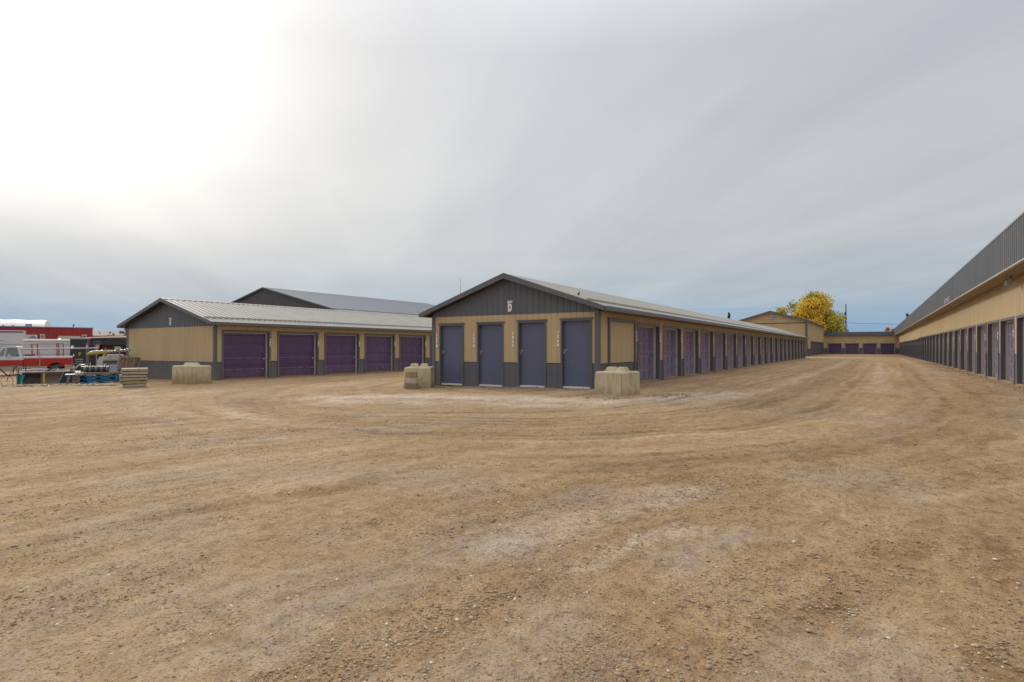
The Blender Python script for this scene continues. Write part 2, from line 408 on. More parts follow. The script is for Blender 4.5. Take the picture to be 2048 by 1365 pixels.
def letters(name, body, size, loc, rot, parent, mat=None, sx=.75, bold=.012, spacing=.85, extrude=.005):
    me = textmesh(body, size, extrude, bold, sx, spacing=spacing); me.materials.append(mat or M['white'])
    o = bpy.data.objects.new(name, me); col.objects.link(o)
    if parent is not None: o.parent = parent; o.location = Vector(loc)-Vector(parent.location)
    else: o.location = loc
    o.rotation_euler = rot; return o
def copy_tree(o, parent=None):
    c = o.copy(); col.objects.link(c)
    if parent is not None: c.parent = parent
    for ch in [x for x in bpy.data.objects if x.parent == o]: copy_tree(ch, c)
    return c

# ------------------------------------------------------------------ value noise and ground height
_lat = rng.random((256, 256))
def vnoise(x, y):
    xi = np.floor(x).astype(int); yi = np.floor(y).astype(int); fx = x-xi; fy = y-yi
    fx = fx*fx*(3-2*fx); fy = fy*fy*(3-2*fy)
    g = lambda a, b: _lat[a & 255, b & 255]
    return (g(xi, yi)*(1-fx)+g(xi+1, yi)*fx)*(1-fy)+(g(xi, yi+1)*(1-fx)+g(xi+1, yi+1)*fx)*fy
def fbm(x, y, o=4):
    s = 0; a = .5; t = 0
    for k in range(o): s = s+a*vnoise(x*2**k+17*k, y*2**k+31*k); t += a; a *= .55
    return s/t
def ground_base(x, y):
    return np.interp(-x, [-20, 7.0, 14, 26.5, 31, 40, 70, 120], [0, 0, -.12, -.26, -.33, -.46, -.6, -.6])
def drift(x, y):
    dD = np.where((x > -14.6) & (x < -6.7), np.abs(y-16.75), 9); dS = np.where(y > 16.5, np.minimum(np.abs(x+7.2), np.abs(x-4.35)), 9); dE = np.where(y > 15.6, np.abs(x+26.45), 9)
    d = np.minimum(np.minimum(dD, dS), dE)
    return .075*np.clip(fbm(x*1.7+9, y*1.7+4, 4)-.35, 0, 1)*np.exp(-(d/.28)**2)
def seg_dist(x, y, pts):
    full = np.full(x.shape, 60.0); mk = (np.abs(x) < 45) & (y > -8) & (y < 150); x = x[mk]; y = y[mk]
    best = np.full(x.shape, 1e9)
    for (ax, ay), (bx, by) in zip(pts[:-1], pts[1:]):
        dx, dy = bx-ax, by-ay; L2 = dx*dx+dy*dy
        t = np.clip(((x-ax)*dx+(y-ay)*dy)/L2, 0, 1)
        best = np.minimum(best, np.hypot(x-(ax+t*dx), y-(ay+t*dy)))
    full[mk] = best
    return full
def smooth(pts, n=2):
    for _ in range(n):
        q = [pts[0]]
        for a, b in zip(pts[:-1], pts[1:]):
            q += [(a[0]*.75+b[0]*.25, a[1]*.75+b[1]*.25), (a[0]*.25+b[0]*.75, a[1]*.25+b[1]*.75)]
        q.append(pts[-1]); pts = q
    return pts
RUTS = [([(-15.5, 10.6), (-13.94, 8.91), (-11.32, 7.88), (-8.63, 7.41), (-6.21, 8.06), (-4.45, 9.39), (-3.21, 11.26), (-2.47, 13.39), (-1.92, 19.95), (-1.15, 39.65), (-1, 80)], .15, 1.25),
        ([(-15, 11.6), (-14.2, 10.2), (-12.3, 8.9), (-10.2, 8.6), (-8.0, 8.7), (-6.3, 9.6), (-5.2, 11.0), (-4.4, 13), (-3.6, 20), (-2.9, 40), (-2.7, 80)], .14, 1.1),
        ([(-8.3, 5.5), (-7.95, 6.22), (-5.86, 6.74), (-4.32, 7.4), (-3.16, 8.42), (-1.85, 10.02), (-0.94, 13.74), (-.5, 24), (0, 60)], .14, 1.15),
        ([(-10.4, 6.5), (-7.07, 7.0), (-5.2, 7.3), (-4.0, 8.4), (-2.6, 10.2), (-1.5, 13)], .1, .6),
        ([(-3.2, 5.5), (-1.91, 6.74), (-0.58, 8.47), (0.7, 11.34), (1.3, 14.26), (1.69, 22.98), (1.8, 60)], .12, 1.2),
        ([(-13.4, 7.4), (-12.46, 6.02), (-9.69, 5.14), (-8.3, 4.8)], .14, .7),
        ([(-16, 9.5), (-19, 12), (-22.5, 17), (-23.4, 30), (-23.5, 60)], .16, .5),
        ([(-14.6, 9.8), (-17, 12), (-20.6, 17), (-21.6, 30), (-21.7, 60)], .16, .5),
        ([(-2.6, 3.1), (-1.6, 5.2), (.4, 7.8), (1.9, 11), (2.6, 16)], .12, .5),
        ([(-12, 3.2), (-9.45, 2.83), (-8.3, 3.6), (-7.2, 5)], .16, .5)]
PALES = [([(-13.2, 11.2), (-12.05, 11.9), (-11.23, 12.7), (-9.8, 13.0), (-8.49, 12.9), (-7, 12.6), (-5.63, 13.0), (-4.55, 14.4), (-3.6, 17)], .8, 1.7),
         ([(-12.2, 10.4), (-10.5, 10.8), (-8.5, 11.2), (-6.7, 11.3), (-5.6, 12)], .6, 1.0),
         ([(-1.95, 3.2), (-1.9, 4.0), (-1.75, 4.7), (-1.43, 5.45)], .23, .9), ([(-1.4, 3.0), (-1.1, 4.2)], .11, .9),
         ([(-13.5, 8.2), (-11.5, 7.2), (-9, 6.5), (-7, 6.5)], .22, .5), ([(0.2, 20), (.4, 60)], .35, .5), ([(-2.7, 16), (-2.2, 70)], .3, .5),
         ([(-21, 9.5), (-18, 8.6), (-13.5, 6.6), (-10.5, 5.6)], .4, .45), ([(2.6, 30), (3.0, 90)], .35, .6), ([(2.2, 10), (3.2, 20)], .45, .5)]
GREYS = [([(-2.37, 3.3), (-2.15, 4.9)], .16, 1.0), ([(-0.98, 3.3), (-0.82, 4.4)], .12, .9), ([(-2.28, 1.6), (-2.34, 2.33), (-2.19, 3.52)], .3, .8),
         ([(-3.1, .9), (-3.5, 1.5), (-3.7, 2.5)], .35, .7), ([(-10.5, 11.2), (-8, 11.4), (-5.6, 11.8)], .6, .6), ([(-4.5, 13), (-3.4, 16)], .4, .6), ([(-.5, 2.1), (.1, 2.6)], .3, .7), ([(-6, 2.8), (-5, 4.2)], .4, .5)]
def offs(pts, d):
    o = []
    for i, p in enumerate(pts):
        a = pts[max(0, i-1)]; b = pts[min(len(pts)-1, i+1)]; L = math.hypot(b[0]-a[0], b[1]-a[1]); o.append((p[0]-(b[1]-a[1])/L*d, p[1]+(b[0]-a[0])/L*d))
    return o
RUTS = [(smooth(p), w_, s_) for p, w_, s_ in RUTS]
RUTS = RUTS+[(offs(p, .45), w_*.6, s_*.55) for p, w_, s_ in RUTS]+[(offs(p, -.3), w_*.5, s_*.45) for p, w_, s_ in RUTS[:5]]
PALES = [(smooth(p), w_, s_) for p, w_, s_ in PALES]
def graded(lo, hi, near0, near1, st, g):
    a = [near0]
    while a[-1] < near1: a.append(a[-1]+st)
    s = st; 
    while a[-1] < hi: s = st+g*(a[-1]-near1); a.append(a[-1]+s)
    b = [near0]
    while b[-1] > lo: s = st+g*(near0-b[-1]); b.append(b[-1]-s)
    return np.array(b[::-1][:-1]+a)
def build_ground():
    xs = graded(-2500, 2500, -6, 3.5, .05, .014); ys = graded(-2500, 2500, .8, 9, .05, .014)
    X, Y = np.meshgrid(xs, ys); nx, ny = len(xs), len(ys)
    Xw = X+.55*(fbm(X*.8, Y*.8, 4)-.5); Yw = Y+.55*(fbm(X*.8+50, Y*.8+9, 4)-.5)
    br = np.clip((fbm(X*1.3+5, Y*1.3, 5)-.36)*4.5, 0, 1)
    rut = np.zeros_like(X); pale = np.zeros_like(X); grey = np.zeros_like(X)
    for pts, wd, st in RUTS: rut = np.maximum(rut, st*np.exp(-(seg_dist(Xw, Yw, pts)/wd)**2)*(.3+.7*br))
    for pts, wd, st in PALES: pale = np.maximum(pale, st*np.exp(-(seg_dist(Xw, Yw, pts)/wd)**2)*(.35+.65*br))
    for pts, wd, st in GREYS: grey = np.maximum(grey, st*np.exp(-(seg_dist(Xw, Yw, pts)/wd)**2)*(.35+.65*br))
    gp = np.clip((fbm(X*.8+80, Y*.45+3, 5)-.60)*6, 0, .7); grey = np.maximum(grey, gp*np.exp(-np.hypot(X, Y)/25))
    refA = smooth([(-26, 60), (-25, 30), (-21, 16), (-16.5, 10.8), (-13.94, 8.91), (-11.32, 7.88), (-8.63, 7.41), (-6.21, 8.06), (-4.45, 9.39), (-3.21, 11.26), (-2.47, 13.39), (-1.92, 19.95), (-1.15, 39.65), (-.8, 150)])
    refF = smooth([(-3.4, -6), (-2.9, 0), (-2.4, 3), (-1.6, 6), (-.7, 9), (0, 14), (.2, 40), (.3, 150)])
    dA = seg_dist(Xw, Yw, refA); dF = seg_dist(Xw, Yw, refF)
    cA = fbm(dA*3.2+40, (X-Y)*.10+7, 4)*.6+fbm(dA*8+11, (X-Y)*.22, 3)*.4; cF = fbm(dF*2.6+90, Y*.16+X*.1, 4)*.6+fbm(dF*7+60, Y*.3, 3)*.4
    wA = np.clip((Y-4.2)/3.5, 0, 1); wA = wA*wA*(3-2*wA)
    sweep = np.clip(.5+(wA*cA+(1-wA)*cF-.5)*2.1*np.clip(.35+br, 0, 1), 0, 1)
    far = np.clip(1.6-np.hypot(X, Y)/60, .15, 1); sweep = .5+(sweep-.5)*far
    near = np.exp(-np.hypot(X, Y)/30)
    Z = ground_base(X, Y)+.035*(fbm(X*.45, Y*.45, 4)-.5)*np.clip(near*2, 0, 1)+.02*(fbm(X*2.3, Y*2.3, 3)-.5)*near+.012*(fbm(X*7, Y*7, 3)-.5)*np.exp(-np.hypot(X, Y)/8)
    Z += drift(X, Y); Z -= .022*rut*near; Z += .02*(sweep-.5)*near; Z += 0.018*np.clip(fbm(X*4+3, Y*4, 3)-.55, 0, 1)*4*near*rut
    me = bpy.data.meshes.new('ground'); n = nx*ny
    me.vertices.add(n); me.vertices.foreach_set('co', np.stack([X, Y, Z], -1).reshape(-1).astype(np.float32))
    i = np.arange(nx-1)[None, :]+nx*np.arange(ny-1)[:, None]; q = np.stack([i, i+1, i+1+nx, i+nx], -1).reshape(-1)
    nf = (nx-1)*(ny-1); me.loops.add(nf*4); me.loops.foreach_set('vertex_index', q.astype(np.int32))
    me.polygons.add(nf); me.polygons.foreach_set('loop_start', (np.arange(nf)*4).astype(np.int32))
    me.polygons.foreach_set('use_smooth', np.ones(nf, bool)); me.update(calc_edges=True)
    a = me.color_attributes.new('wear', 'FLOAT_COLOR', 'POINT')
    a.data.foreach_set('color', np.stack([np.clip(pale, 0, 1.1), np.clip(rut, 0, 1.05), grey, np.ones_like(pale)], -1).reshape(-1).astype(np.float32))
    a2 = me.attributes.new('sweep', 'FLOAT', 'POINT'); a2.data.foreach_set('value', sweep.reshape(-1).astype(np.float32))
    o = bpy.data.objects.new('ground', me); col.objects.link(o); me.materials.append(M['ground'])
    tag(o, None, None, kind='structure'); return o
build_ground()

# loose gravel stones: real small stones, dense near the viewpoint and by the walls
def ico():
    t = (1+5**.5)/2
    v = np.array([(-1, t, 0), (1, t, 0), (-1, -t, 0), (1, -t, 0), (0, -1, t), (0, 1, t), (0, -1, -t), (0, 1, -t), (t, 0, -1), (t, 0, 1), (-t, 0, -1), (-t, 0, 1)], float)
    f = np.array([(0, 11, 5), (0, 5, 1), (0, 1, 7), (0, 7, 10), (0, 10, 11), (1, 5, 9), (5, 11, 4), (11, 10, 2), (10, 7, 6), (7, 1, 8), (3, 9, 4), (3, 4, 2), (3, 2, 6), (3, 6, 8), (3, 8, 9), (4, 9, 5), (2, 4, 11), (6, 2, 10), (8, 6, 7), (9, 8, 1)])
    return v/np.linalg.norm(v[0]), f
def scatter(name, P, size, tone, mat, label=None, cat=None, kind='stuff', sink=.35):
    v, f = ico(); n = len(P)
    q = rng.normal(size=(n, 4)); ang = rng.random(n)*2*np.pi
    V = v[None]*(1+.36*rng.normal(size=(n, 12, 1)).clip(-1, 1))
    V = V*size[:, None, None]*np.stack([1+.5*rng.random(n), .7+.4*rng.random(n), .30+.25*rng.random(n)], -1)[:, None, :]
    tl = rng.normal(size=n)*.25; c, s = np.cos(tl)[:, None], np.sin(tl)[:, None]
    x, y, z = V[..., 0]*c-V[..., 2]*s, V[..., 1], V[..., 0]*s+V[..., 2]*c
    c, s = np.cos(ang)[:, None], np.sin(ang)[:, None]
    x, y = x*c-y*s, x*s+y*c
    V = np.stack([x+P[:, 0:1], y+P[:, 1:2], z+P[:, 2:3]+(size*.5*(1-2*sink))[:, None]], -1).reshape(-1, 3)
    F = (f[None]+12*np.arange(n)[:, None, None]).reshape(-1)
    me = bpy.data.meshes.new(name); me.vertices.add(len(V)); me.vertices.foreach_set('co', V.reshape(-1).astype(np.float32))
    nf = 20*n; me.loops.add(nf*3); me.loops.foreach_set('vertex_index', F.astype(np.int32)); me.polygons.add(nf)
    me.polygons.foreach_set('loop_start', (np.arange(nf)*3).astype(np.int32)); me.update(calc_edges=True)
    a = me.attributes.new('tone', 'FLOAT', 'POINT'); a.data.foreach_set('value', np.repeat(tone, 12).astype(np.float32))
    o = bpy.data.objects.new(name, me); col.objects.link(o); me.materials.append(mat)
    return tag(o, label, cat, kind=kind)
def gz(x, y):
    x = np.asarray(x, float); y = np.asarray(y, float); near = np.exp(-np.hypot(x, y)/30)
    return drift(x, y)+ground_base(x, y)+.035*(fbm(x*.45, y*.45, 4)-.5)*np.clip(near*2, 0, 1)+.02*(fbm(x*2.3, y*2.3, 3)-.5)*near+.012*(fbm(x*7, y*7, 3)-.5)*np.exp(-np.hypot(x, y)/8)
def build_gravel():
    n = 185000
    r = 1.3*np.exp(rng.random(n)*math.log(26/1.3)); a = TH+R(90)+(rng.random(n)-.5)*R(130)
    x = r*np.cos(a); y = r*np.sin(a)
    d = fbm(x*.9+3, y*.9+8, 4)*.6+fbm(x*4, y*4, 3)*.4
    keep = rng.random(n) < np.clip((d-.36)*3.6, .12, 1)
    x, y = x[keep], y[keep]; r = r[keep]
    size = (.0026+.0017*rng.exponential(1, len(x))).clip(.0026, .012)*(1+r*.03)
    keep = ~((x < -7.45) & (y > 16.7)) & (x < 4.1); x, y, size = x[keep], y[keep], size[keep]
    tone = rng.beta(2.2, 2.2, len(x)); tone = np.where(rng.random(len(x)) < .06, .9+.1*rng.random(len(x)), tone*.85)
    P = np.stack([x, y, gz(x, y)], -1)
    # stone spill along the walls and round the concrete blocks
    ex = []
    for (x0, y0, x1, y1, wd, m) in ((-14, 16.7, -7.4, 16.7, .35, 1500), (-7.3, 17, -7.3, 40, .25, 1800), (-6.7, 14.8, -5.3, 14.6, .3, 500), (-5.3, 15, -5.0, 16.4, .3, 400), (4.2, 18, 4.2, 60, .25, 2500), (-26.3, 16, -26.3, 34, .3, 900)):
        t = rng.random(m); ox = rng.exponential(wd, m)
        dx, dy = x1-x0, y1-y0; L_ = math.hypot(dx, dy); nx_, ny_ = (0, -1) if abs(dx) > abs(dy) else ((1, 0) if x0 < 0 else (-1, 0))
        ex.append(np.stack([x0+t*dx+nx_*ox, y0+t*dy+ny_*ox], -1))
    E2 = np.concatenate(ex); s2 = (.008+.008*rng.exponential(1, len(E2))).clip(.006, .04)
    P2 = np.stack([E2[:, 0], E2[:, 1], gz(E2[:, 0], E2[:, 1])], -1)
    P = np.concatenate([P, P2]); size = np.concatenate([size, s2]); tone = np.concatenate([tone, rng.beta(2.5, 2.0, len(E2))*.9])
    scatter('gravel', P, size, tone, M['stone'])
build_gravel()
def clods():
    n = 520; t = rng.random(n); px = -29.5-9*t; py = 9.0+5.6*t   # spill line in front of the scrap yard
    a = (-.88+rng.random(n)*.20); dep = 23.8+rng.random(n)*1.6
    ca, sa = math.cos(TH), math.sin(TH); lat = a*dep
    x = lat*ca-dep*sa; y = lat*sa+dep*ca
    P = np.stack([x, y, ground_base(x, y)], -1)
    scatter('soil_clods', P, (.02+.022*rng.exponential(1, n)).clip(.015, .09), rng.beta(3, 2, n), M['stone'])
clods()

# ------------------------------------------------------------------ storage buildings
def door_panel_mesh(W, Hh, rows=4, cols=4):
    """sectional steel door in x 0..W, z 0..Hh, face to -y, raised panels"""
    b = MB(); sh = Hh/rows
    for r in range(rows):
        z0 = r*sh+.006; z1 = (r+1)*sh-.006
        xs = [0]; pw = (W-.07*(cols+1))/cols
        # back sheet
        b.box((0, 0.0, z0), (W, .04, z1))
        for c in range(cols):
            x0 = .07+c*(pw+.07); x1 = x0+pw; a0 = z0+.085; a1 = z1-.085
            o = [(x0, -.001, a0), (x1, -.001, a0), (x1, -.001, a1), (x0, -.001, a1)]
            k = .028; i = [(x0+k, -.016, a0+k), (x1-k, -.016, a0+k), (x1-k, -.016, a1-k), (x0+k, -.016, a1-k)]
            b.add(o+i, [(4, 5, 6, 7), (0, 1, 5, 4), (1, 2, 6, 5), (2, 3, 7, 6), (3, 0, 4, 7)])
        b.box((0, .008, z1), (W, .035, z1+.012))
    return b
def flip_if(b): return b

class Side:
    """wall plane: O origin, U along, Nn outward; openings are (u0,u1,ztop,zbot)"""
    def __init__(s, O, U, Nn): s.O, s.U, s.N = Vector(O), Vector(U), Vector(Nn)
    def P(s, u, d, z): return s.O+s.U*u+s.N*d+Vector((0, 0, z))
    def box(s, b, u0, u1, d0, d1, z0, z1):
        c = [s.P(u, d, z) for z in (z0, z1) for (u, d) in ((u0, d0), (u1, d0), (u1, d1), (u0, d1))]
        f = [(0, 3, 2, 1), (4, 5, 6, 7), (0, 1, 5, 4), (1, 2, 6, 5), (2, 3, 7, 6), (3, 0, 4, 7)]
        if s.U.cross(Vector((0, 0, 1))).dot(s.N) < 0: f = [q[::-1] for q in f]
        b.add(c, f)
    def mat(s, u, d, z):
        # local x along U (or reversed), local -y outward
        x = s.U.copy(); y = -s.N; zc_ = Vector((0, 0, 1))
        if x.cross(y).dot(zc_) < 0: x = -x
        m = Matrix((x, y, zc_)).transposed().to_4x4(); m.translation = s.P(u, d, z); return m
def wall(side, root, u0, u1, zb, zw, zt, opens, name_up='upper_siding', name_lo='lower_siding', up=None, lo=None, phase=0, trim=.09, recess=(.12, .085)):
    up = up or M['beige']; lo = lo or M['char']
    bu = MB(); bl = MB(); V = Vector((0, 0, 1))
    ztf = zt if callable(zt) else (lambda u: zt)
    cur = u0
    segs = []
    for (a, b_, zh, z0) in sorted(opens): segs.append((cur, a)); cur = b_
    segs.append((cur, u1))
    for a, b_ in segs:
        if b_-a < .01: continue
        MB().corr(side.O, side.U, V, side.N, a, b_, zb, zw, phase=phase).build(name_lo, lo, root, True)
        bu.corr(side.O, side.U, V, side.N, a, b_, zw+.02, zt, phase=phase)
    for (a, b_, zh, z0) in opens:
        bu.corr(side.O, side.U, V, side.N, a, b_, zh, zt, phase=phase)
    # transition flashing
    obs = [bu.build(name_up, up, root, True)]
    return obs
def frame_parts(side, a, b_, z0, zh, T=.10, rec=.12, lin=.085, plane_lip=.035):
    """charcoal casing and reveal, pale liner"""
    f = MB()
    side.box(f, a-T, a, -.0, plane_lip, z0-.25, zh+T); side.box(f, b_, b_+T, 0, plane_lip, z0-.25, zh+T)
    side.box(f, a, b_, 0, plane_lip, zh, zh+T)
    side.box(f, a-.015, a+.004, -rec, 0, z0-.25, zh); side.box(f, b_-.004, b_+.015, -rec, 0, z0-.25, zh)
    side.box(f, a+.004, b_-.004, -rec, 0, zh-.004, zh+.015)
    l = MB()
    side.box(l, a+.0, a+.05, -rec-lin, -rec, z0-.2, zh-.004); side.box(l, b_-.05, b_, -rec-lin, -rec, z0-.2, zh-.004)
    side.box(l, a+.05, b_-.05, -rec-lin, -rec, zh-.055, zh-.004)
    return f, l
def latch_mesh(side, u, d, z):
    b = MB(); side.box(b, u-.05, u+.05, d, d+.02, z-.04, z+.04); side.box(b, u-.02, u+.09, d+.02, d+.035, z-.012, z+.012)
    return b
def roll_doors(side, root, opens, far_sign, num0=None, num_step=-1, numrot=None, ground=None, first_num_txt=None, colorname='purple', numz=1.5):
    """sectional doors as parts with frame, liner, latch and number as their sub-parts"""
    cache = {}
    for k, (a, b_, zh, z0) in enumerate(opens):
        key = (round(b_-a, 3), round(zh-z0, 3)); rec, lin = .12, .085
        if key not in cache:
            bm_ = door_panel_mesh(b_-a-.10, zh-z0-.055)
            d = bm_.build('garage_door', M[colorname], root); cache[key] = d
            S0 = Side((0, 0, 0), side.U, side.N); f, l = frame_parts(S0, 0, b_-a, 0, zh-z0)
            # children are modelled relative to the opening corner, then moved to the door's own frame
            for nm, mb, mt in (('door_frame', f, M['chartrim']), ('jamb_liner', l, M['liner'])):
                ch = mb.build(nm, mt); ch.parent = d
            du = (b_-a)*(.93 if far_sign > 0 else .07)
            lt = latch_mesh(S0, du, -rec-lin+.03, .95); side_sub = lt.build('door_latch', M['steel']); side_sub.parent = d
            lt2 = MB(); S0.box(lt2, du-(.12 if far_sign > 0 else .0), du+(.0 if far_sign > 0 else .12), -rec-lin+.02, -rec-lin+.06, .42, .445)
            h2 = lt2.build('pull_handle', M['chrome']); h2.parent = d
            sl_ = MB(); S0.box(sl_, .02, b_-a-.02, -.22, .05, -.25, .015); s2_ = sl_.build('door_sill', M['sillc']); s2_.parent = d
            first = d; m0 = side.mat(0, 0, 0)
            d0 = True
            xaxis_rev = (Matrix(m0.to_3x3()) @ Vector((1, 0, 0))).dot(side.U) < 0
            inv = None
            base_m = S0.mat((b_-a-.05) if xaxis_rev else .05, -rec-lin-.0+.0, .0)
            d.matrix_world = Matrix.Translation(side.P(a, 0, z0)-Vector(root.location)) @ base_m
            d.matrix_basis = d.matrix_world.copy() if False else Matrix.Translation(side.P(a, 0, z0)-Vector(root.location)) @ base_m
            for ch in [x for x in bpy.data.objects if x.parent == d]:
                ch.matrix_basis = base_m.inverted()
            door = d
        else:
            door = copy_tree(cache[key], root)
            door.matrix_basis = Matrix.Translation(side.P(a, 0, z0)-Vector(root.location)) @ S_base[key]
            for ch in [x for x in bpy.data.objects if x.parent == door]: pass
        if key not in globals().setdefault('S_base', {}): S_base[key] = base_m.copy()
    return
def gable_roof(root, xr, xl, xm, y0, y1, ze, zr, zel=None, mat=None, guard=True, p=.305, over=0.0, h=.032):
    """xr right eave x, xl left eave x, ridge at xm"""
    mat = mat or M['roof']; zel = ze if zel is None else zel
    b = MB()
    for (xe, z_) in ((xr, ze), (xl, zel)):
        V = Vector((xe-xm, 0, z_-zr)); Ln = V.length; V.normalize(); n = Vector((-(z_-zr)/Ln*(1 if xe > xm else -1), 0, abs(xe-xm)/Ln))
        n = Vector((abs(z_-zr)/Ln*(1 if xe > xm else -1), 0, abs(xe-xm)/Ln))
        b.corr((xm, 0, zr), (0, 1, 0), V, n, y0, y1, 0, Ln, p=p, h=h, rib=.075)
    o = b.build('roof', mat, root, True)
    c = MB(); w_ = .17
    for (xe, z_) in ((xr, ze), (xl, zel)):
        V = Vector((xe-xm, 0, z_-zr)).normalized(); t = Vector((0, 0, .028))
        P = [Vector((xm, y0, zr))+t*1.4, Vector((xm, y0, zr))+V*w_+t]
        c.add([P[0], P[1], P[1]+Vector((0, y1-y0, 0)), P[0]+Vector((0, y1-y0, 0))], [(0, 1, 2, 3) if xe > xm else (3, 2, 1, 0)])
    rc = c.build('ridge_cap', mat); rc.parent = o; rc.location = -Vector(root.location)+Vector((0, 0, 0))
    if guard:
        g = MB()
        for (xe, z_) in ((xr, ze), (xl, zel)):
            V = Vector((xe-xm, 0, z_-zr)); P = Vector((xm, 0, zr))+V*.84
            g.box((P.x-.03, y0+.05, P.z+.02), (P.x+.03, y1-.05, P.z+.085))
        gg = g.build('snow_guard', M['guard']); gg.parent = o; gg.location = -Vector(root.location)
    return o
def rake(root, xr, xl, xm, yf, ze, zr, depth=.15, th=.04, zel=None, name='rake_trim', out=-1, mat=None):
    b = MB(); zel = ze if zel is None else zel
    poly = [(xl, zel+.03), (xm, zr+.035), (xr, ze+.03), (xr, ze-depth+.03), (xm, zr-depth), (xl, zel-depth+.03)]
    y0, y1 = (yf-th, yf) if out < 0 else (yf, yf+th)
    vs = [(p[0], y0, p[1]) for p in poly]+[(p[0], y1, p[1]) for p in poly]
    b.add(vs, [(0, 5, 4, 1), (1, 4, 3, 2), (6, 7, 10, 11), (7, 8, 9, 10)]+[(0, 1, 7, 6), (1, 2, 8, 7), (2, 3, 9, 8), (3, 4, 10, 9), (4, 5, 11, 10), (5, 0, 6, 11)])
    return b.build(name, mat or M['chartrim'], root, True)
def gutter(root, x, y0, y1, z, sgn, mat=None):
    b = MB(); s = sgn
    b.box((x, y0, z-.14), (x+s*.12, y1, z-.005))
    o = b.build('gutter', mat or M['chartrim'], root, True)
    return o
def corner_post(side_pts, root, zb, zt, wd=.11):
    for (x, y, sx, sy) in side_pts:
        b = MB()
        b.box((x+sx*.03, y+sy*.035, zb), (x-sx*wd, y-sy*.0, zt)); b.box((x+sx*.034, y+sy*.03, zb), (x-sx*.0, y-sy*wd, zt))
        b.build('corner_trim', M['chartrim'], root, True)

# ---- building D (four man doors in its gable end)
def storage(name, label, x0, x1, xm, y0, y1, zb, zw, zt, ze, zr, ex, ridge_over, opensR, front_opens, sign, signpos, nums):
    root = thing(name, label, 'building', (x0, y0, zb))
    SR = Side((x0, 0, 0), (0, 1, 0), (1, 0, 0)); SF = Side((0, y0, 0), (1, 0, 0), (0, -1, 0))
    SL = Side((x1, 0, 0), (0, 1, 0), (-1, 0, 0)); SB = Side((0, y1, 0), (1, 0, 0), (0, 1, 0))
    wall(SR, root, y0, y1, zb-.4, zw, zt+.06, opensR)
    wall(SF, root, x1, x0, zb-.4, zw, zt, front_opens)
    wall(SL, root, y0, y1, zb-.4, zw, zt+.06, [], 'upper_siding', 'lower_siding')
    wall(SB, root, x1, x0, zb-.4, zw, zt, [])
    sl = (zr-ze)/(ex-xm)
    for S_, nm in ((SF, 'gable'), (SB, 'gable')):
        g = MB(); g.corr(S_.O+S_.N*.004, S_.U, (0, 0, 1), S_.N, x1, xm, zt-.02, lambda u: zr-.05-abs(u-xm)*sl)
        g.corr(S_.O+S_.N*.004, S_.U, (0, 0, 1), S_.N, xm, x0, zt-.02, lambda u: zr-.05-abs(u-xm)*sl)
        g.build(nm, M['char'], root, True)
    exl = 2*xm-ex
    roof = gable_roof(root, ex, exl, xm, y0-ridge_over, y1+ridge_over, ze, zr)
    rake(root, ex, exl, xm, y0-ridge_over, ze, zr); rake(root, ex, exl, xm, y1+ridge_over, ze, zr, out=1)
    s = MB()
    # soffits under the gable overhang and the eaves
    for xe in (ex, exl):
        for ya, yb in ((y0-ridge_over, y0-.02), (y1+.02, y1+ridge_over)):
            zz = .12
            s = MB().add([(xm, ya, zr-zz), (xe, ya, ze-zz), (xe, yb, ze-zz), (xm, yb, zr-zz)], [(0, 1, 2, 3), (3, 2, 1, 0)])
            s.build('soffit', M['chartrim'], root, True)
    for q in ((x0+.02, ex-.02), (exl+.02, x1-.02)): MB().box((q[0], y0-.02, ze-.135), (q[1], y1, ze-.12)).build('eave_soffit', M['soffit'], root, True)
    gutter(root, ex-.0, y0-ridge_over, y1+ridge_over, ze+.02, 1); gutter(root, exl, y0-ridge_over, y1+ridge_over, ze+.02, -1)
    corner_post([(x0, y0, 1, -1), (x1, y0, -1, -1), (x0, y1, 1, 1), (x1, y1, -1, 1)], root, zb-.4, zt+.03)
    roll_doors(SR, root, opensR, 1)
    for (txt, u, z, sz) in nums:
        letters('unit_number', txt, sz, (x0+.042, u, z), (R(90), 0, R(90)), root, sx=.95, bold=.009, spacing=1.02)
    if sign:
        letters('building_letter', sign, .34, (signpos[0], y0-.03, signpos[1]), (R(90), 0, 0), root, sx=.62 if sign == 'D' else .9, bold=.022 if sign == 'D' else .012, extrude=.008)
        letters('building_sign', 'BLDG', .105, (signpos[0], y0-.03, signpos[1]+.275), (R(90), 0, 0), root, sx=.72, bold=.006, extrude=.008)
    return root, SF
DX0, DX1, DY0, DY1 = -7.28, -13.92, 16.8, 81.8
dop = [(20.35+3.05*k, 20.35+3.05*k+2.44, 2.13, .03) for k in range(20)]
md = [(-13.60, -12.50), (-11.89, -10.79), (-10.21, -9.13), (-8.58, -7.50)]
mz = [-.06, -.05, -.02, 0.0]
fo = [(a, b_, 2.22+z, z) for (a, b_), z in zip(md, mz)]
dn = [(('\n'.join(str(134-k))), 20.35+3.05*k+2.44+.06, 1.80, .13) for k in range(20)]
rootD, SF = storage('storage_building', 'low beige storage block with four slate blue gable doors and a letter D', DX0, DX1, -10.59, DY0, DY1, 0, .78, 2.45, 2.56, 3.79, -6.95, .32, dop, fo, 'D', (-10.52, 2.555), dn)
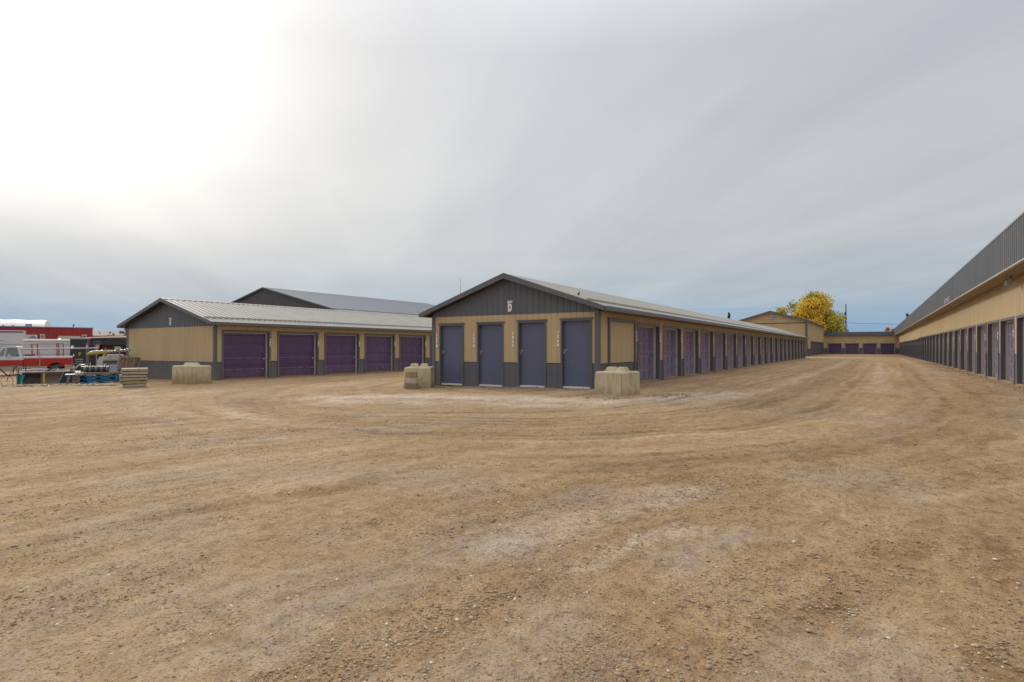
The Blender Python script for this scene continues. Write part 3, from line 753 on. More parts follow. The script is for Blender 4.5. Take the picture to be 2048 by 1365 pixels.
# blanked bay beside the corner
bb = MB(); SR = Side((DX0, 0, 0), (0, 1, 0), (1, 0, 0))
for (a, b_, z0, z1) in ((17.55, 17.65, -.3, 2.28), (19.93, 20.03, -.3, 2.28), (17.65, 19.93, 2.17, 2.28)):
    SR.box(bb, a, b_, 0, .06, z0, z1)
bb.build('blank_bay_trim', M['chartrim'], rootD, True)
letters('unit_number', '1\n3\n5', .13, (DX0+.042, 20.15, 1.80), (R(90), 0, R(90)), rootD, sx=.95, bold=.009, spacing=1.02)
# man doors
for (a, b_), z0, txt, nx, lock in zip(md, mz, ('137B', '137A', '136B', '136A'), (-13.72, -12.03, -10.40, -8.68), ('redlock', 'orangelock', 'steel', 'steel')):
    d = MB(); SF.box(d, a+.05, b_-.05, -.13, -.085, z0+.06, z0+2.16)
    dd = d.build('entry_door', M['mandoor'], rootD, True, bevel=.004)
    f = MB(); T = .065
    SF.box(f, a-.01, a+.05, -.15, .04, z0-.3, z0+2.25); SF.box(f, b_-.05, b_+.01, -.15, .04, z0-.3, z0+2.25)
    SF.box(f, a-.045, b_+.045, -.0, .055, z0+2.215, z0+2.255); SF.box(f, a+.05, b_-.05, -.15, .04, z0+2.16, z0+2.215)
    def sub(mb, nm, m_, bev=0):
        o = mb.build(nm, m_, None, bevel=bev); o.parent = dd; o.location = -Vector(rootD.location); return o
    sub(f, 'door_frame', M['chartrim'], .006)
    t = MB(); SF.box(t, a+.06, b_-.06, -.14, .0, z0-.0, z0+.055); sub(t, 'threshold', M['sill'])
    h = MB(); zz = z0+1.19
    SF.box(h, a+.02, a+.20, -.085, -.075, zz+.02, zz+.05); h.tube(SF.P(a+.09, -.07, zz+.03), SF.P(a+.19, -.03, zz+.07), .012); SF.box(h, a+.06, a+.14, -.085, -.06, zz-.03, zz+.06)
    sub(h, 'hasp', M['steel'])
    k = MB(); SF.box(k, a+.065, a+.115, -.06, -.035, zz-.10, zz-.04); k.ring(SF.P(a+.09, -.047, zz-.035), .02, .005, n=12)
    sub(k, 'padlock', M[lock], .004)
    hg = MB()
    for q in (.25, 1.1, 1.93): SF.box(hg, b_-.085, b_-.058, -.085, -.072, z0+q, z0+q+.1)
    sub(hg, 'hinge', M['steel'])
    letters('unit_number', '\n'.join(txt), .13, (nx, DY0-.03, z0*.5+1.75), (R(90), 0, 0), rootD, sx=.95, bold=.008, spacing=1.02)
# roof vent stub
vb = MB(); vb.tube((-8.35, 17.6, 2.95), (-8.35, 17.6, 3.1), .03); vb.tube((-8.35, 17.6, 3.1), (-8.30, 17.6, 3.14), .035); vb.build('roof_vent', M['darksteel'], rootD, True)

# ---- building E
EX0, EX1, EY0 = -26.5, -34.8, 15.9
eop = [(16.33+3.07*k, 16.33+3.07*k+2.46, 2.07, -.22) for k in range(20)]
en = [('\n'.join(str(184-k)), 16.33+3.07*k+2.46+.06, 1.66, .13) for k in range(20)]
rootE, SFE = storage('storage_building', 'low beige storage block with wide purple doors and a letter E on its gable', EX0, EX1, -30.62, EY0, 79.0, -.26, .60, 2.36, 2.50, 3.80, -26.15, .35, eop, [], 'E', (-30.35, 2.47), en)

# ---- long building on the right
RX = 4.3
rop = []
for k in range(-4, 36):
    yf = 26.5+3.05*k
    rop.append((yf-2.44, yf, 2.33 if yf < 80 else 2.22, .03))
rootR = thing('long_storage_building', 'long beige storage building with a deep grey ribbed fascia down the right of the lane', 'building', (RX, 12, 0))
S_R = Side((RX, 0, 0), (0, 1, 0), (-1, 0, 0))
wall(S_R, rootR, 11.0, 136.3, -.4, 1.06, 3.82, rop, recess=(.12, .085))
roll_doors(S_R, rootR, rop, -1)
FX = 3.58
fb = MB(); fb.corr((FX, 0, 0), (0, 1, 0), (0, 0, 1), (-1, 0, 0), 10.6, 136.2, 3.78, 5.02, p=.305, h=.042, rib=.13); fb.build('ribbed_fascia', M['fascia'], rootR, True)
fb = MB(); fb.box((FX-.045, 10.55, 5.02), (FX+.25, 136.2, 5.07)); fb.build('fascia_cap', M['roof_dk'], rootR, True)
fb = MB(); fb.box((FX-.05, 10.55, 3.735), (FX+.03, 136.2, 3.78)); fb.build('drip_edge', M['drip'], rootR, True)
fb = MB(); fb.box((FX+.03, 10.6, 3.76), (RX-.0, 136.0, 3.775)); fb.build('soffit', M['soffit'], rootR, True)
fb = MB(); fb.corr((FX+.15, 0, 5.0), (0, 1, 0), (.98, 0, .12), (-.12, 0, .98), 10.6, 136.2, 0, 9); fb.corr((FX+17.6, 0, 5.0), (0, 1, 0), (-.98, 0, .12), (.12, 0, .98), 10.6, 136.2, 0, 9); fb.build('roof', M['roof'], rootR, True)
for yy, nn in ((11.0, -1), (136.3, 1)):
    S_ = Side((0, yy, 0), (1, 0, 0), (0, nn, 0)); wall(S_, rootR, RX, RX+17, -.4, 1.06, 5.0, [])
S_ = Side((RX+17, 0, 0), (0, 1, 0), (1, 0, 0)); wall(S_, rootR, 11, 136.3, -.4, 1.06, 4.95, [])
for k in range(-4, 36):
    yf = 26.5+3.05*k
    letters('unit_number', '\n'.join(str(88-k)), .16, (RX-.045, yf-2.44-.06, 1.82), (R(90), 0, R(-90)), rootR, sx=.95, bold=.009, spacing=1.02)
letters('fascia_lettering', 'SECURITY', .34, (FX-.05, 40.6, 3.86), (R(90), 0, R(-90)), rootR, M['steel'], sx=1.9, bold=.01)
for yy, z in ((26.0, 3.70), (62.5, 3.7), (98, 3.7)):
    fl = MB(); fl.box((-.07, -.09, -.26), (.06, .09, -.0)); o = fl.build('floodlight', M['steel'], None, bevel=.012)
    o.parent = rootR; o.location = Vector((RX-.32, yy, z))-Vector(rootR.location); o.rotation_euler = (0, R(12), 0)
    f2 = MB(); f2.tube((0, 0, -.03), (.1, 0, .12), .018); f2.box((-.078, -.07, -.24), (-.07, .07, -.03)); o2 = f2.build('lamp_bracket', M['darksteel']); o2.parent = o

# ---- low cross building at the lane's end
rootF = thing('end_storage_building', 'low flat-topped storage building with four purple doors closing the far end of the lane', 'building', (-2, 136, 0))
S_F = Side((0, 136.0, 0), (1, 0, 0), (0, -1, 0))
fop = [(-7.86, -5.5, 2.12, .03), (-4.8, -2.48, 2.12, .03), (-1.72, .6, 2.12, .03), (1.3, 3.62, 2.12, .03)]
wall(S_F, rootF, -8.66, RX, -.4, 1.22, 3.8, fop); roll_doors(S_F, rootF, fop, 1)
b = MB(); b.box((-8.66, 135.6, 3.75), (RX-.72, 136.0, 4.5)); b.build('parapet_fascia', M['chartrim'], rootF, True, bevel=.02)
b = MB(); b.box((-8.66, 136.0, 3.8), (RX, 148, 4.42)); b.build('flat_roof', M['roof_dk'], rootF, True)
b = MB(); b.box((-8.66, 136.3, -.3), (RX, 147.8, 3.8)); b.build('rear_walls', M['beige'], rootF, True)
for k, (a, b_, zh, z0) in enumerate(fop): letters('unit_number', '\n'.join(str(48-k)), .16, (b_+.12, 135.95, 1.8), (R(90), 0, 0), rootF, sx=.85, bold=.008, spacing=.86)

# ---- taller gabled shed in the middle distance
mx0, mx1, mxm, my0, my1 = -8.66, -18.8, -13.75, 99.5, 135.5
rootM = thing('tall_storage_shed', 'taller beige gabled shed with dark doors on its lane side behind block D', 'building', (mx0, my0, 0))
S1 = Side((mx0, 0, 0), (0, 1, 0), (1, 0, 0)); S2 = Side((0, my0, 0), (1, 0, 0), (0, -1, 0))
mop = [(106.2+2.95*k, 106.2+2.95*k+2.44, 2.3, .03) for k in range(10)]
wall(S1, rootM, my0, my1, -.4, 1.15, 5.6, mop); roll_doors(S1, rootM, mop, 1)
wall(S2, rootM, mx1, mx0, -.4, 1.15, 5.15, [])
b = MB(); slm = (7.05-5.6)/(mx0-mxm)
for (a, b_) in ((mx1, mxm), (mxm, mx0)): b.corr((0, my0-.004, 0), (1, 0, 0), (0, 0, 1), (0, -1, 0), a, b_, 5.13, lambda u: 7.0-abs(u-mxm)*slm)
b.build('gable', M['beige'], rootM, True)
b = MB(); b.box((mx1, my0-.05, 5.08), (mx0, my0-.02, 5.22)); b.build('gable_band', M['chartrim'], rootM, True)
b = MB(); b.box((mx1, my1, -.3), (mx0, my1-.05, 5.6)); b.box((mx1, my0+.02, -.3), (mx1+.05, my1, 5.6)); b.build('rear_walls', M['beige'], rootM, True)
gable_roof(rootM, mx0+.6, mx1-.6, mxm, my0-.5, my1+.4, 5.45, 7.1, mat=M['roof'], guard=False)
rake(rootM, mx0+.6, mx1-.6, mxm, my0-.5, 5.45, 7.1, .24)
b = MB()
for xe in (mx0+.6, mx1-.6): b.add([(mxm, my0-.5, 6.9), (xe, my0-.5, 5.28), (xe, my0-.02, 5.28), (mxm, my0-.02, 6.9)], [(0, 1, 2, 3), (3, 2, 1, 0)])
b.build('soffit', M['chartrim'], rootM, True)
corner_post([(mx0, my0, 1, -1)], rootM, -.3, 5.6, .2)
b = MB(); b.path([(mx0+.5, my0-.2, 5.3), (mx0+.12, my0-.06, 5.0), (mx0+.12, my0-.06, .3)], .05); b.build('downspout', M['chartrim'], rootM, True)
for loc in ((-13.6, my0-.12, 6.05), (mx0+.12, my1-1.2, 4.6)):
    b = MB(); b.box((-.22, -.10, -.22), (.0, .06, .05)); b.box((.06, -.12, -.2), (.3, .06, .18)); o = b.build('security_light', M['lens']); o.parent = rootM; o.location = Vector(loc)-Vector(rootM.location)
    b = MB(); b.box((.08, -.14, -.1), (.28, -.125, .1)); b.box((-.2, -.115, -.02), (-.02, -.105, .04)); o2 = b.build('blue_lens', M['bluelens']); o2.parent = o

# ---- dark grey barn behind block E
bx = -54.4; by0, by1 = 38.0, 64.5
rootB = thing('dark_grey_barn', 'large dark grey barn with shallow grey roof rising behind block E', 'building', (bx, by0, -.5))
b = MB(); wbx = 12.6
S_ = Side((0, by0, 0), (1, 0, 0), (0, -1, 0)); b2 = MB(); zr_, ze_ = 7.63, 4.55
b2.corr((0, by0, 0), (1, 0, 0), (0, 0, 1), (0, -1, 0), bx-wbx, bx, -.6, lambda u: zr_-.03-(zr_-ze_)/wbx*abs(u-bx)); b2.corr((0, by0, 0), (1, 0, 0), (0, 0, 1), (0, -1, 0), bx, bx+wbx, -.6, lambda u: zr_-.03-(zr_-ze_)/wbx*abs(u-bx))
b2.corr((bx+wbx, 0, 0), (0, 1, 0), (0, 0, 1), (1, 0, 0), by0, by1, -.6, ze_); b2.corr((bx-wbx, 0, 0), (0, 1, 0), (0, 0, 1), (-1, 0, 0), by0, by1, -.6, ze_)
b2.corr((0, by1, 0), (1, 0, 0), (0, 0, 1), (0, 1, 0), bx-wbx, bx+wbx, -.6, lambda u: zr_-.03-(zr_-ze_)/wbx*abs(u-bx))
b2.build('barn_walls', M['barn'], rootB, True)
gable_roof(rootB, bx+wbx+.3, bx-wbx-.3, bx, by0-.15, by1+.15, ze_-.07, zr_, mat=M['roof_dk'], guard=True, p=.4)
rake(rootB, bx+wbx+.3, bx-wbx-.3, bx, by0-.15, ze_-.07, zr_, .16, mat=M['barn'])
gutter(rootB, bx+wbx+.3, by0, by1, ze_, 1)

# ------------------------------------------------------------------ concrete blocks and masonry
def lego_block(label, loc, rz, W, D, Hh, group='concrete corner blocks by the buildings'):
    """cast block with chamfered top and two truncated knobs"""
    r = thing('concrete_block', label, 'concrete block', loc, rz, group)
    b = MB(); c = .032
    z = -.15
    rows = [(0.0, z), (0.0, Hh-c*1.2), (c, Hh)]
    vs = []
    for (i, zz) in rows:
        tp = .012 if zz < Hh*.5 else 0
        vs += [(i-tp, i-tp, zz), (W-i+tp, i-tp, zz), (W-i+tp, D-i+tp, zz), (i-tp, D-i+tp, zz)]
    fs = [(3, 2, 1, 0), (8, 9, 10, 11)]
    for k in (0, 4):
        fs += [(k+i, k+(i+1) % 4, k+4+(i+1) % 4, k+4+i) for i in range(4)]
    b.add(vs, fs)
    body = b.build('block_body', M['conc'], r, bevel=.012)
    for (px_, py_) in ((W, 0),):
        sm = MB(); sm.box((px_-.006, py_-.014, .0), (px_+.014, py_+.006, Hh-.05)); sm.build('corner_seam', M['seam'], r)  # darker concrete strip along the corner, added to make the edge show
    kc = .175 if W < 1 else .22
    for (cx_, cy_) in ((W*.5-kc, D*.5), (W*.5+kc, D*.5)):
        k = MB(); a = kc*.93; a2, hh = a*.62, .12; q = .15; q2 = q*.62
        k.add([(cx_-a, cy_-q, Hh-.01), (cx_+a, cy_-q, Hh-.01), (cx_+a, cy_+q, Hh-.01), (cx_-a, cy_+q, Hh-.01), (cx_-a2, cy_-q2, Hh+hh), (cx_+a2, cy_-q2, Hh+hh), (cx_+a2, cy_+q2, Hh+hh), (cx_-a2, cy_+q2, Hh+hh)],
              [(4, 5, 6, 7), (0, 1, 5, 4), (1, 2, 6, 5), (2, 3, 7, 6), (3, 0, 4, 7)])
        k.build('knob', M['conc'], r, bevel=.015)
    return r
lego_block('stained concrete block in front of block D\'s right corner', (-6.62, 15.03, 0), R(-9), .85, 1.0, .64)
lego_block('large pale concrete block against block E\'s gable wall', (-25.68, 13.50, -.26), R(2), 1.45, .85, .80)
lego_block('concrete block at block D\'s left corner behind three masonry blocks', (-13.86, 15.16, -.10), R(31.9), .92, 1.0, .72)
for k, (mt, lab) in enumerate((('cinder_grey', 'dark grey masonry block, lowest of the small stack by block D'), ('cinder_white', 'white masonry block in the middle of the small stack by block D'), ('cinder_tan', 'brown masonry block topmost of the small stack by block D'))):
    b = MB(); b.box((0, 0, 0), (.375, .19, .2)); b.box((.05, .192, .03), (.16, .21, .17)); b.box((.21, .192, .03), (.32, .21, .17))
    o = b.build('masonry_block', M[mt], None, bevel=.008, loc=(-13.47+.012*(k % 2), 14.80, -.12+.205*k), rot=(0, 0, R(30+3*(k == 1))))
    tag(o, lab, 'masonry block', 'three masonry blocks stacked by block D')

# ------------------------------------------------------------------ scrap yard on the left
ca, sa = math.cos(TH), math.sin(TH)
def yard(lat, dep, z=None):
    """lateral and depth metres in the yard's own heading"""
    x = lat*ca-dep*sa; y = lat*sa+dep*ca
    if z is None: z = float(ground_base(np.array(x), np.array(y)))
    return (x, y, z)
YR = TH+R(36)
def L_(px, dep): return (px-1024)/1160*dep

# stacked timbers
tl = ['weathered timber at the very bottom of the six-high stack', 'weathered timber second from the bottom of the six-high stack', 'yellowed timber third from the bottom of the six-high stack', 'yellowed timber fourth from the bottom of the six-high stack', 'grey timber fifth up in the six-high stack', 'grey timber on top of the six-high stack']
tz = 0
for k in range(6):
    wdt = (.74, .86, .89, .87, .87, .86)[k]; hh = .12
    b = MB(); n = 12; random.seed(40+k); vs = []; fs = []
    for i in range(n+1):
        x = -wdt/2+wdt*i/n; j = (random.random()-.5)*.022; j2 = (random.random()-.5)*.022
        vs += [(x, -.12+j2, .004+abs(j)), (x, .45, 0), (x, .45, hh), (x, -.12+j2*1.3, hh-.012+j*.6)]
    for i in range(n):
        q = 4*i
        for a, c in ((0, 3), (3, 2), (2, 1), (1, 0)): fs.append((q+a, q+4+a, q+4+c, q+c))
    fs += [(0, 1, 2, 3), (4*n+3, 4*n+2, 4*n+1, 4*n)]
    b.add(vs, fs)
    o = b.build('timber', M['timber' if k not in (1, 2) else 'timber2'], None, bevel=.012)
    p = yard(L_(268+(1.5, -1, 0, -1.5, 1, 2)[k], 22.7), 22.7); o.location = (p[0], p[1], p[2]+tz); o.rotation_euler = (0, (-.012, .008, -.004, .01, 0, 0)[k], YR+(.03, -.02, .02, 0, -.03, .01)[k])
    tag(o, tl[k], 'timber', 'stack of six rough timbers'); tz += hh+.004

def pallet(mat, label, loc, rot, W=1.2, D=1.0, slats=7, group=None):
    r = thing('pallet', label, 'pallet', loc, 0, group); r.rotation_euler = rot
    t = MB(); sw = W/slats*.78
    for i in range(slats):
        x = -W/2+W/slats*(i+.5); t.box((x-sw/2, -D/2, .125), (x+sw/2, D/2, .145))
    t.build('top_boards', mat, r)
    t = MB()
    for i in (0, 3, 6) if slats == 7 else (0, slats//2, slats-1):
        x = -W/2+W/slats*(i+.5); t.box((x-sw/2, -D/2, 0), (x+sw/2, D/2, .02))
    t.build('bottom_boards', mat, r)
    for yy in (-D/2+.045, 0, D/2-.045):
        t = MB()
        poly = [(-W/2, .02), (-W/2, .125), (W/2, .125), (W/2, .02), (W*.33, .02), (W*.29, .07), (W*.14, .07), (W*.10, .02), (-W*.10, .02), (-W*.14, .07), (-W*.29, .07), (-W*.33, .02)]
        n = len(poly); vs = [(p[0], yy-.02, p[1]) for p in poly]+[(p[0], yy+.02, p[1]) for p in poly]
        t.add(vs, [(i, (i+1) % n, n+(i+1) % n, n+i) for i in range(n)])
        for (xa, xb, za, zb_) in ((-W/2, W/2, .07, .125), (-W/2, -W*.31, .02, .07), (-W*.12, W*.12, .02, .07), (W*.31, W/2, .02, .07)):
            t.box((xa, yy-.0195, za), (xb, yy+.0195, zb_))
        t.build('stringer', mat, r)
    return r
p = yard(L_(192, 26.6), 26.9)
pallet(M['bluepal'], 'blue pallet on the ground under a second blue pallet', (p[0], p[1], p[2]+.03), (0, 0, YR+R(22)), 1.42, .95, group='two blue pallets stacked')
pallet(M['bluepal'], 'upper blue pallet beneath the grey wooden pallet', (p[0], p[1], p[2]+.185), (0, 0, YR+R(20)), 1.42, .95, group='two blue pallets stacked')
pallet(M['pallet'], 'grey wooden pallet lying on top of the blue pallets', (p[0]+.03, p[1], p[2]+.345), (0, 0, YR+R(18)), 1.45, 1.0)
p = yard(L_(250, 27.2), 27.2)
pallet(M['pallet'], 'brown slatted pallet leaning in front of block E\'s left corner', (p[0], p[1], p[2]+.58), (R(-80), R(8), YR+R(6)), .62, 1.22, 9, 'leaning wooden pallets')
p = yard(L_(262, 27.6), 27.55)
pallet(M['pallet'], 'second brown pallet leaning behind the first beside block E', (p[0], p[1], p[2]+.58), (R(-78), R(9), YR+R(16)), .66, 1.25, 9, 'leaning wooden pallets')

# ribbed black pipe on the pallets
p = yard(L_(186, 26.7), 26.8)
r = thing('corrugated_pipe', 'short black corrugated pipe lying on the grey pallet', 'pipe', (p[0], p[1], p[2]+.63), YR); r.scale = (.82, 1, 1)
n = 60; vs = []; fs = []; m = 20
for i in range(n+1):
    x = -.62+1.3*i/n; rr = .135+(.018 if (i % 12) < 4 else 0)
    for j in range(m): vs.append((x, rr*math.cos(2*math.pi*j/m), rr*math.sin(2*math.pi*j/m)))
for i in range(n):
    for j in range(m): fs.append((i*m+j, i*m+(j+1) % m, (i+1)*m+(j+1) % m, (i+1)*m+j))
b = MB(); b.add(vs, fs+[tuple(range(m))[::-1], tuple(range(n*m, n*m+m))]); b.build('pipe_wall', M['black'], r)
for i in range(5):
    b = MB(); x = -.47+.26*i; b.tube((x-.05, 0, 0), (x+.05, 0, 0), .142, n=20); b.build('grey_band', M['greypanel'], r)
p = yard(L_(223, 26.8), 27.2)
b = MB(); b.box((-.33, -.3, 0), (.33, .3, .025)); b.box((-.33, -.32, -.03), (.33, -.3, .03)); b.box((-.30, -.2, .025), (-.26, .2, .05)); b.box((.26, -.2, .025), (.30, .2, .05))
o = b.build('metal_tray', M['greypanel'], None, bevel=.01, loc=(p[0], p[1], p[2]+.62), rot=(R(35), 0, YR)); tag(o, 'dark grey metal tray tilted at the right end of the pallet pile', 'tray')
p = yard(L_(165, 26.2), 26.3)
b = MB()
for i in range(5): b.tube((-.28+.11*i, -.1, .0), (-.24+.11*i, .3, .06+.04*math.sin(i)), .07, .05)
b.box((-.3, -.15, -.03), (.3, .3, .03))
o = b.build('sandbag', M['rocker'], None, bevel=.02, loc=(p[0], p[1], p[2]+.42), rot=(0, 0, YR+.2)); tag(o, 'lumpy dirty white sack hanging over the left end of the pallets', 'sack')

# small stand
p = yard(L_(143, 26.0), 26.1)
r = thing('low_stand', 'low stand with bright steel top and brown splayed legs left of the blue pallets', 'stand', p, YR); r.scale = (.82, 1, 1)
b = MB(); b.box((-.36, -.2, .40), (.36, .2, .44)); b.build('stand_top', M['steel'], r, bevel=.008)
for (xa, xb) in ((-.27, -.16), (.27, .2)):
    for yy in (-.14, .14):
        b = MB(); b.add([(xb-.09, yy-.02, .40), (xb+.05, yy-.02, .40), (xa+.06, yy-.02, -.05), (xa-.05, yy-.02, -.05), (xb-.09, yy+.02, .40), (xb+.05, yy+.02, .40), (xa+.06, yy+.02, -.05), (xa-.05, yy+.02, -.05)], [(0, 1, 2, 3), (7, 6, 5, 4), (0, 4, 5, 1), (1, 5, 6, 2), (2, 6, 7, 3), (3, 7, 4, 0)])
        b.build('leg', M['brownsteel'], r)
b = MB(); b.box((-.05, -.10, -.05), (.3, .12, .38)); b.build('lower_box', M['brownsteel'], r, bevel=.01)

# snow plough lying with its blade
p = yard(L_(95, 26.8), 26.9)
r = thing('snow_plough', 'rusty snow plough with dark curved blade and navy end plate before the pickup', 'snow plough', p, YR); r.scale = (.82, 1, 1)
def blade(x0, x1, h, sag, mat, name, y0=0.0, tilt=0.0):
    b = MB(); n = 10; vs = []
    for i in range(n+1):
        t = i/n; z = h*t; y = y0+sag*math.sin(math.pi*t)*1.0-.12*t
        for (xx) in (x0+tilt*t, x1+tilt*t*.2): vs += [(xx, y, z), (xx, y+.02, z)]
    fs = []
    for i in range(n):
        q = 4*i; fs += [(q, q+2, q+6, q+4), (q+1, q+5, q+7, q+3), (q, q+4, q+5, q+1), (q+2, q+3, q+7, q+6)]
    fs += [(4*n, 4*n+2, 4*n+3, 4*n+1)]
    b.add(vs, fs); return b.build(name, mat, r)
blade(-1.18, -.37, .54, .22, M['darksteel'], 'curved_blade')
blade(-.38, .62, .56, .12, M['brownsteel'], 'blade_back')
b = MB(); b.box((-1.2, -.16, .52), (.95, -.08, .575)); b.box((-1.2, -.1, .49), (.9, .02, .53)); b.build('top_rail', M['steel'], r, bevel=.01)
b = MB(); b.prism([(.42, .0), (1.1, .0), (1.1, .56), (.66, .54)], -.1, -.05); b.build('end_plate', M['navy'], r)
b = MB(); b.tube((.42, -.11, .0), (.66, -.11, .54), .02); b.build('end_plate_edge', M['steel'], r)
b = MB(); b.box((-.26, -.22, -.05), (-.18, -.17, .48)); b.build('marker_post', M['yellow'], r)
b = MB(); b.tube((-.2, -.1, .56), (.45, .25, .86), .025); b.tube((-.1, -.05, .56), (.55, .3, .84), .02); b.tube((.1, -.1, .56), (.4, .1, .72), .02); b.build('lift_bar', M['black'], r)
# teal plate
p = yard(L_(40, 26.3), 26.3)
r = thing('teal_plate', 'teal steel plate with a black spike propped at the plough\'s left end', 'steel plate', p, YR); r.scale = (.82, 1, 1)
b = MB(); b.prism([(-.16, .44), (.22, .44), (.05, .02), (-.14, -.1)], -.02, .02); b.build('plate', M['teal'], r)
b = MB(); b.tube((-.02, -.05, .5), (-.1, -.06, -.14), .045, .01); b.build('spike', M['black'], r)
# wheeled frame
p = yard(L_(24, 26.2), 26.1)
r = thing('bicycle', 'old black bicycle frame with one bare wheel at the far left of the yard', 'bicycle', p, YR); r.scale = (.82, 1, 1)
b = MB(); b.ring((-.13, 0, .16), .255, .010); b.build('wheel', M['rubber'], r)
b = MB()
for i in range(12):
    a = i*math.pi/6; b.tube((-.13, 0, .16), (-.13+.25*math.cos(a), 0, .16+.25*math.sin(a)), .0025, n=4)
b.build('spokes', M['steel'], r)
b = MB(); b.path([(-.75, 0, .72), (-.42, 0, .72), (-.13, 0, .42), (-.1, 0, .40)], .035); b.tube((-.15, 0, .42), (.42, 0, .45), .032); b.path([(-.13, .0, .16), (-.06, 0, .42), (.28, 0, .82), (.3, 0, .45)], .016); b.tube((.34, 0, .45), (.38, 0, .8), .02); b.tube((.12, 0, .45), (.16, 0, .8), .02); b.tube((-.4, 0, .74), (-.15, 0, 1.1), .009); b.build('frame', M['black'], r)
b = MB(); b.box((.05, -.06, .80), (.26, .06, .84)); b.tube((.26, 0, .83), (.30, 0, .86), .03); b.build('saddle', M['black'], r, bevel=.015)
b = MB(); b.tube((.5, 0, .86), (.78, .02, .92), .012); b.tube((.66, 0, .35), (.66, 0, 1.12), .022); b.build('handlebar', M['black'], r)
# planks between plough and pickup
for k, (px, dz, ln, tilt, m_, lab) in enumerate(((96, .62, 1.11, R(3), 'creamcloth', 'pale crumpled board under the pickup\'s rear wheel arch'), (128, .62, 1.02, R(-7), 'plank', 'yellowish plank slanting up towards the pickup\'s tail'), (70, .58, 1.23, R(1), 'steel', 'grey steel channel lying along the plough'), (118, .50, 1.07, R(2), 'brownsteel', 'brown beam beneath the slanting plank'))):
    p = yard(L_(px, 28.3), 28.2+.15*k)
    b = MB(); b.box((-ln/2, -.09, -.03), (ln/2, .09, .03)); b.box((-ln/2+.1, -.07, -.16), (-ln/2+.2, .07, -.03)); b.box((ln/2-.25, -.07, -.16), (ln/2-.15, .07, -.03))
    o = b.build('plank', M[m_], None, bevel=.01, loc=(p[0], p[1], p[2]+dz), rot=(0, tilt, YR)); tag(o, lab, 'plank')
# old hood shape (grey curved)
p = yard(L_(151, 27.2), 27.6)
b = MB(); n = 12; vs = []
for i in range(n+1):
    a = math.pi*i/n; vs += [(-.32*math.cos(a), -.25, .30*math.sin(a)), (-.32*math.cos(a), .25, .30*math.sin(a)), (-.27*math.cos(a), -.25, .26*math.sin(a)), (-.27*math.cos(a), .25, .26*math.sin(a))]
fs = []
for i in range(n):
    q = 4*i; fs += [(q, q+4, q+5, q+1), (q+2, q+3, q+7, q+6), (q, q+2, q+6, q+4), (q+1, q+5, q+7, q+3)]
b.add(vs, fs); b.box((-.3, -.2, -.5), (.3, .2, -.02)); o = b.build('fender', M['steel'], None, loc=(p[0], p[1], p[2]+.55), rot=(0, 0, YR)); tag(o, 'curved grey fender standing between the plough and the pallets', 'fender')

# pickup truck
tdep = 39.0; p = yard(L_(145, tdep), tdep, -.55)
r = thing('pickup_truck', 'old red and white pickup truck facing left behind the scrap', 'pickup truck', p, YR+R(1)); r.scale = (.94, 1, 1)
r['category'] = 'pickup truck'
def T(): return MB()
W_ = 1.9
# local x: 0 at tail, negative forward; y 0 camera side
arch = [( -.93+.43*math.cos(math.pi*i/10), .48+.43*math.sin(math.pi*i/10)*.93) for i in range(11)]
def bedpoly(z0, z1, full):
    return None
b = T()   # red lower side with the wheel arch cut
pts = [(-.02, .72), (0, 1.17), (-2.66, 1.17), (-2.66, .70)]
poly = [(0, .74), (0, 1.16), (-2.66, 1.16), (-2.66, .66), (-1.38, .66)]+[(q[0], q[1]) for q in arch[::-1][1:-1] if q[1] > .66]+[(-.48, .70)]
for yy in (0, W_-.05): b.prism(poly, yy, yy+.05)
b.box((-.03, .05, .62), (0, W_-.05, 1.14)); b.box((-2.66, .05, .62), (-2.62, W_-.05, 1.16)); b.box((-2.6, .05, .60), (-.03, W_-.05, .66))
b.build('bed', M['redpaint'], r, bevel=.012)
b = T()
for yy in (0, W_-.07): b.box((-2.66, yy-.005, 1.165), (.0, yy+.075, 1.285))
b.box((-.035, .07, 1.165), (.004, W_-.07, 1.28)); b.build('bed_rail', M['whitepaint'], r, bevel=.02)
b = T()
for yy in (.01, W_-.05): b.prism([(-2.66, .64), (-1.42, .64), (-1.42, .42), (-2.66, .42)], yy, yy+.04); b.prism([(-.44, .66), (0, .70), (0, .46), (-.44, .42)], yy, yy+.04)
b.build('rocker_panel', M['rocker'], r)
b = T(); b.box((.0, .05, .46), (.12, W_-.05, .62)); b.build('rear_bumper', M['chrome'], r, bevel=.02)
b = T(); b.box((-.04, -.012, .78), (.02, .03, 1.08)); b.build('tail_light', M['redlock'], r)
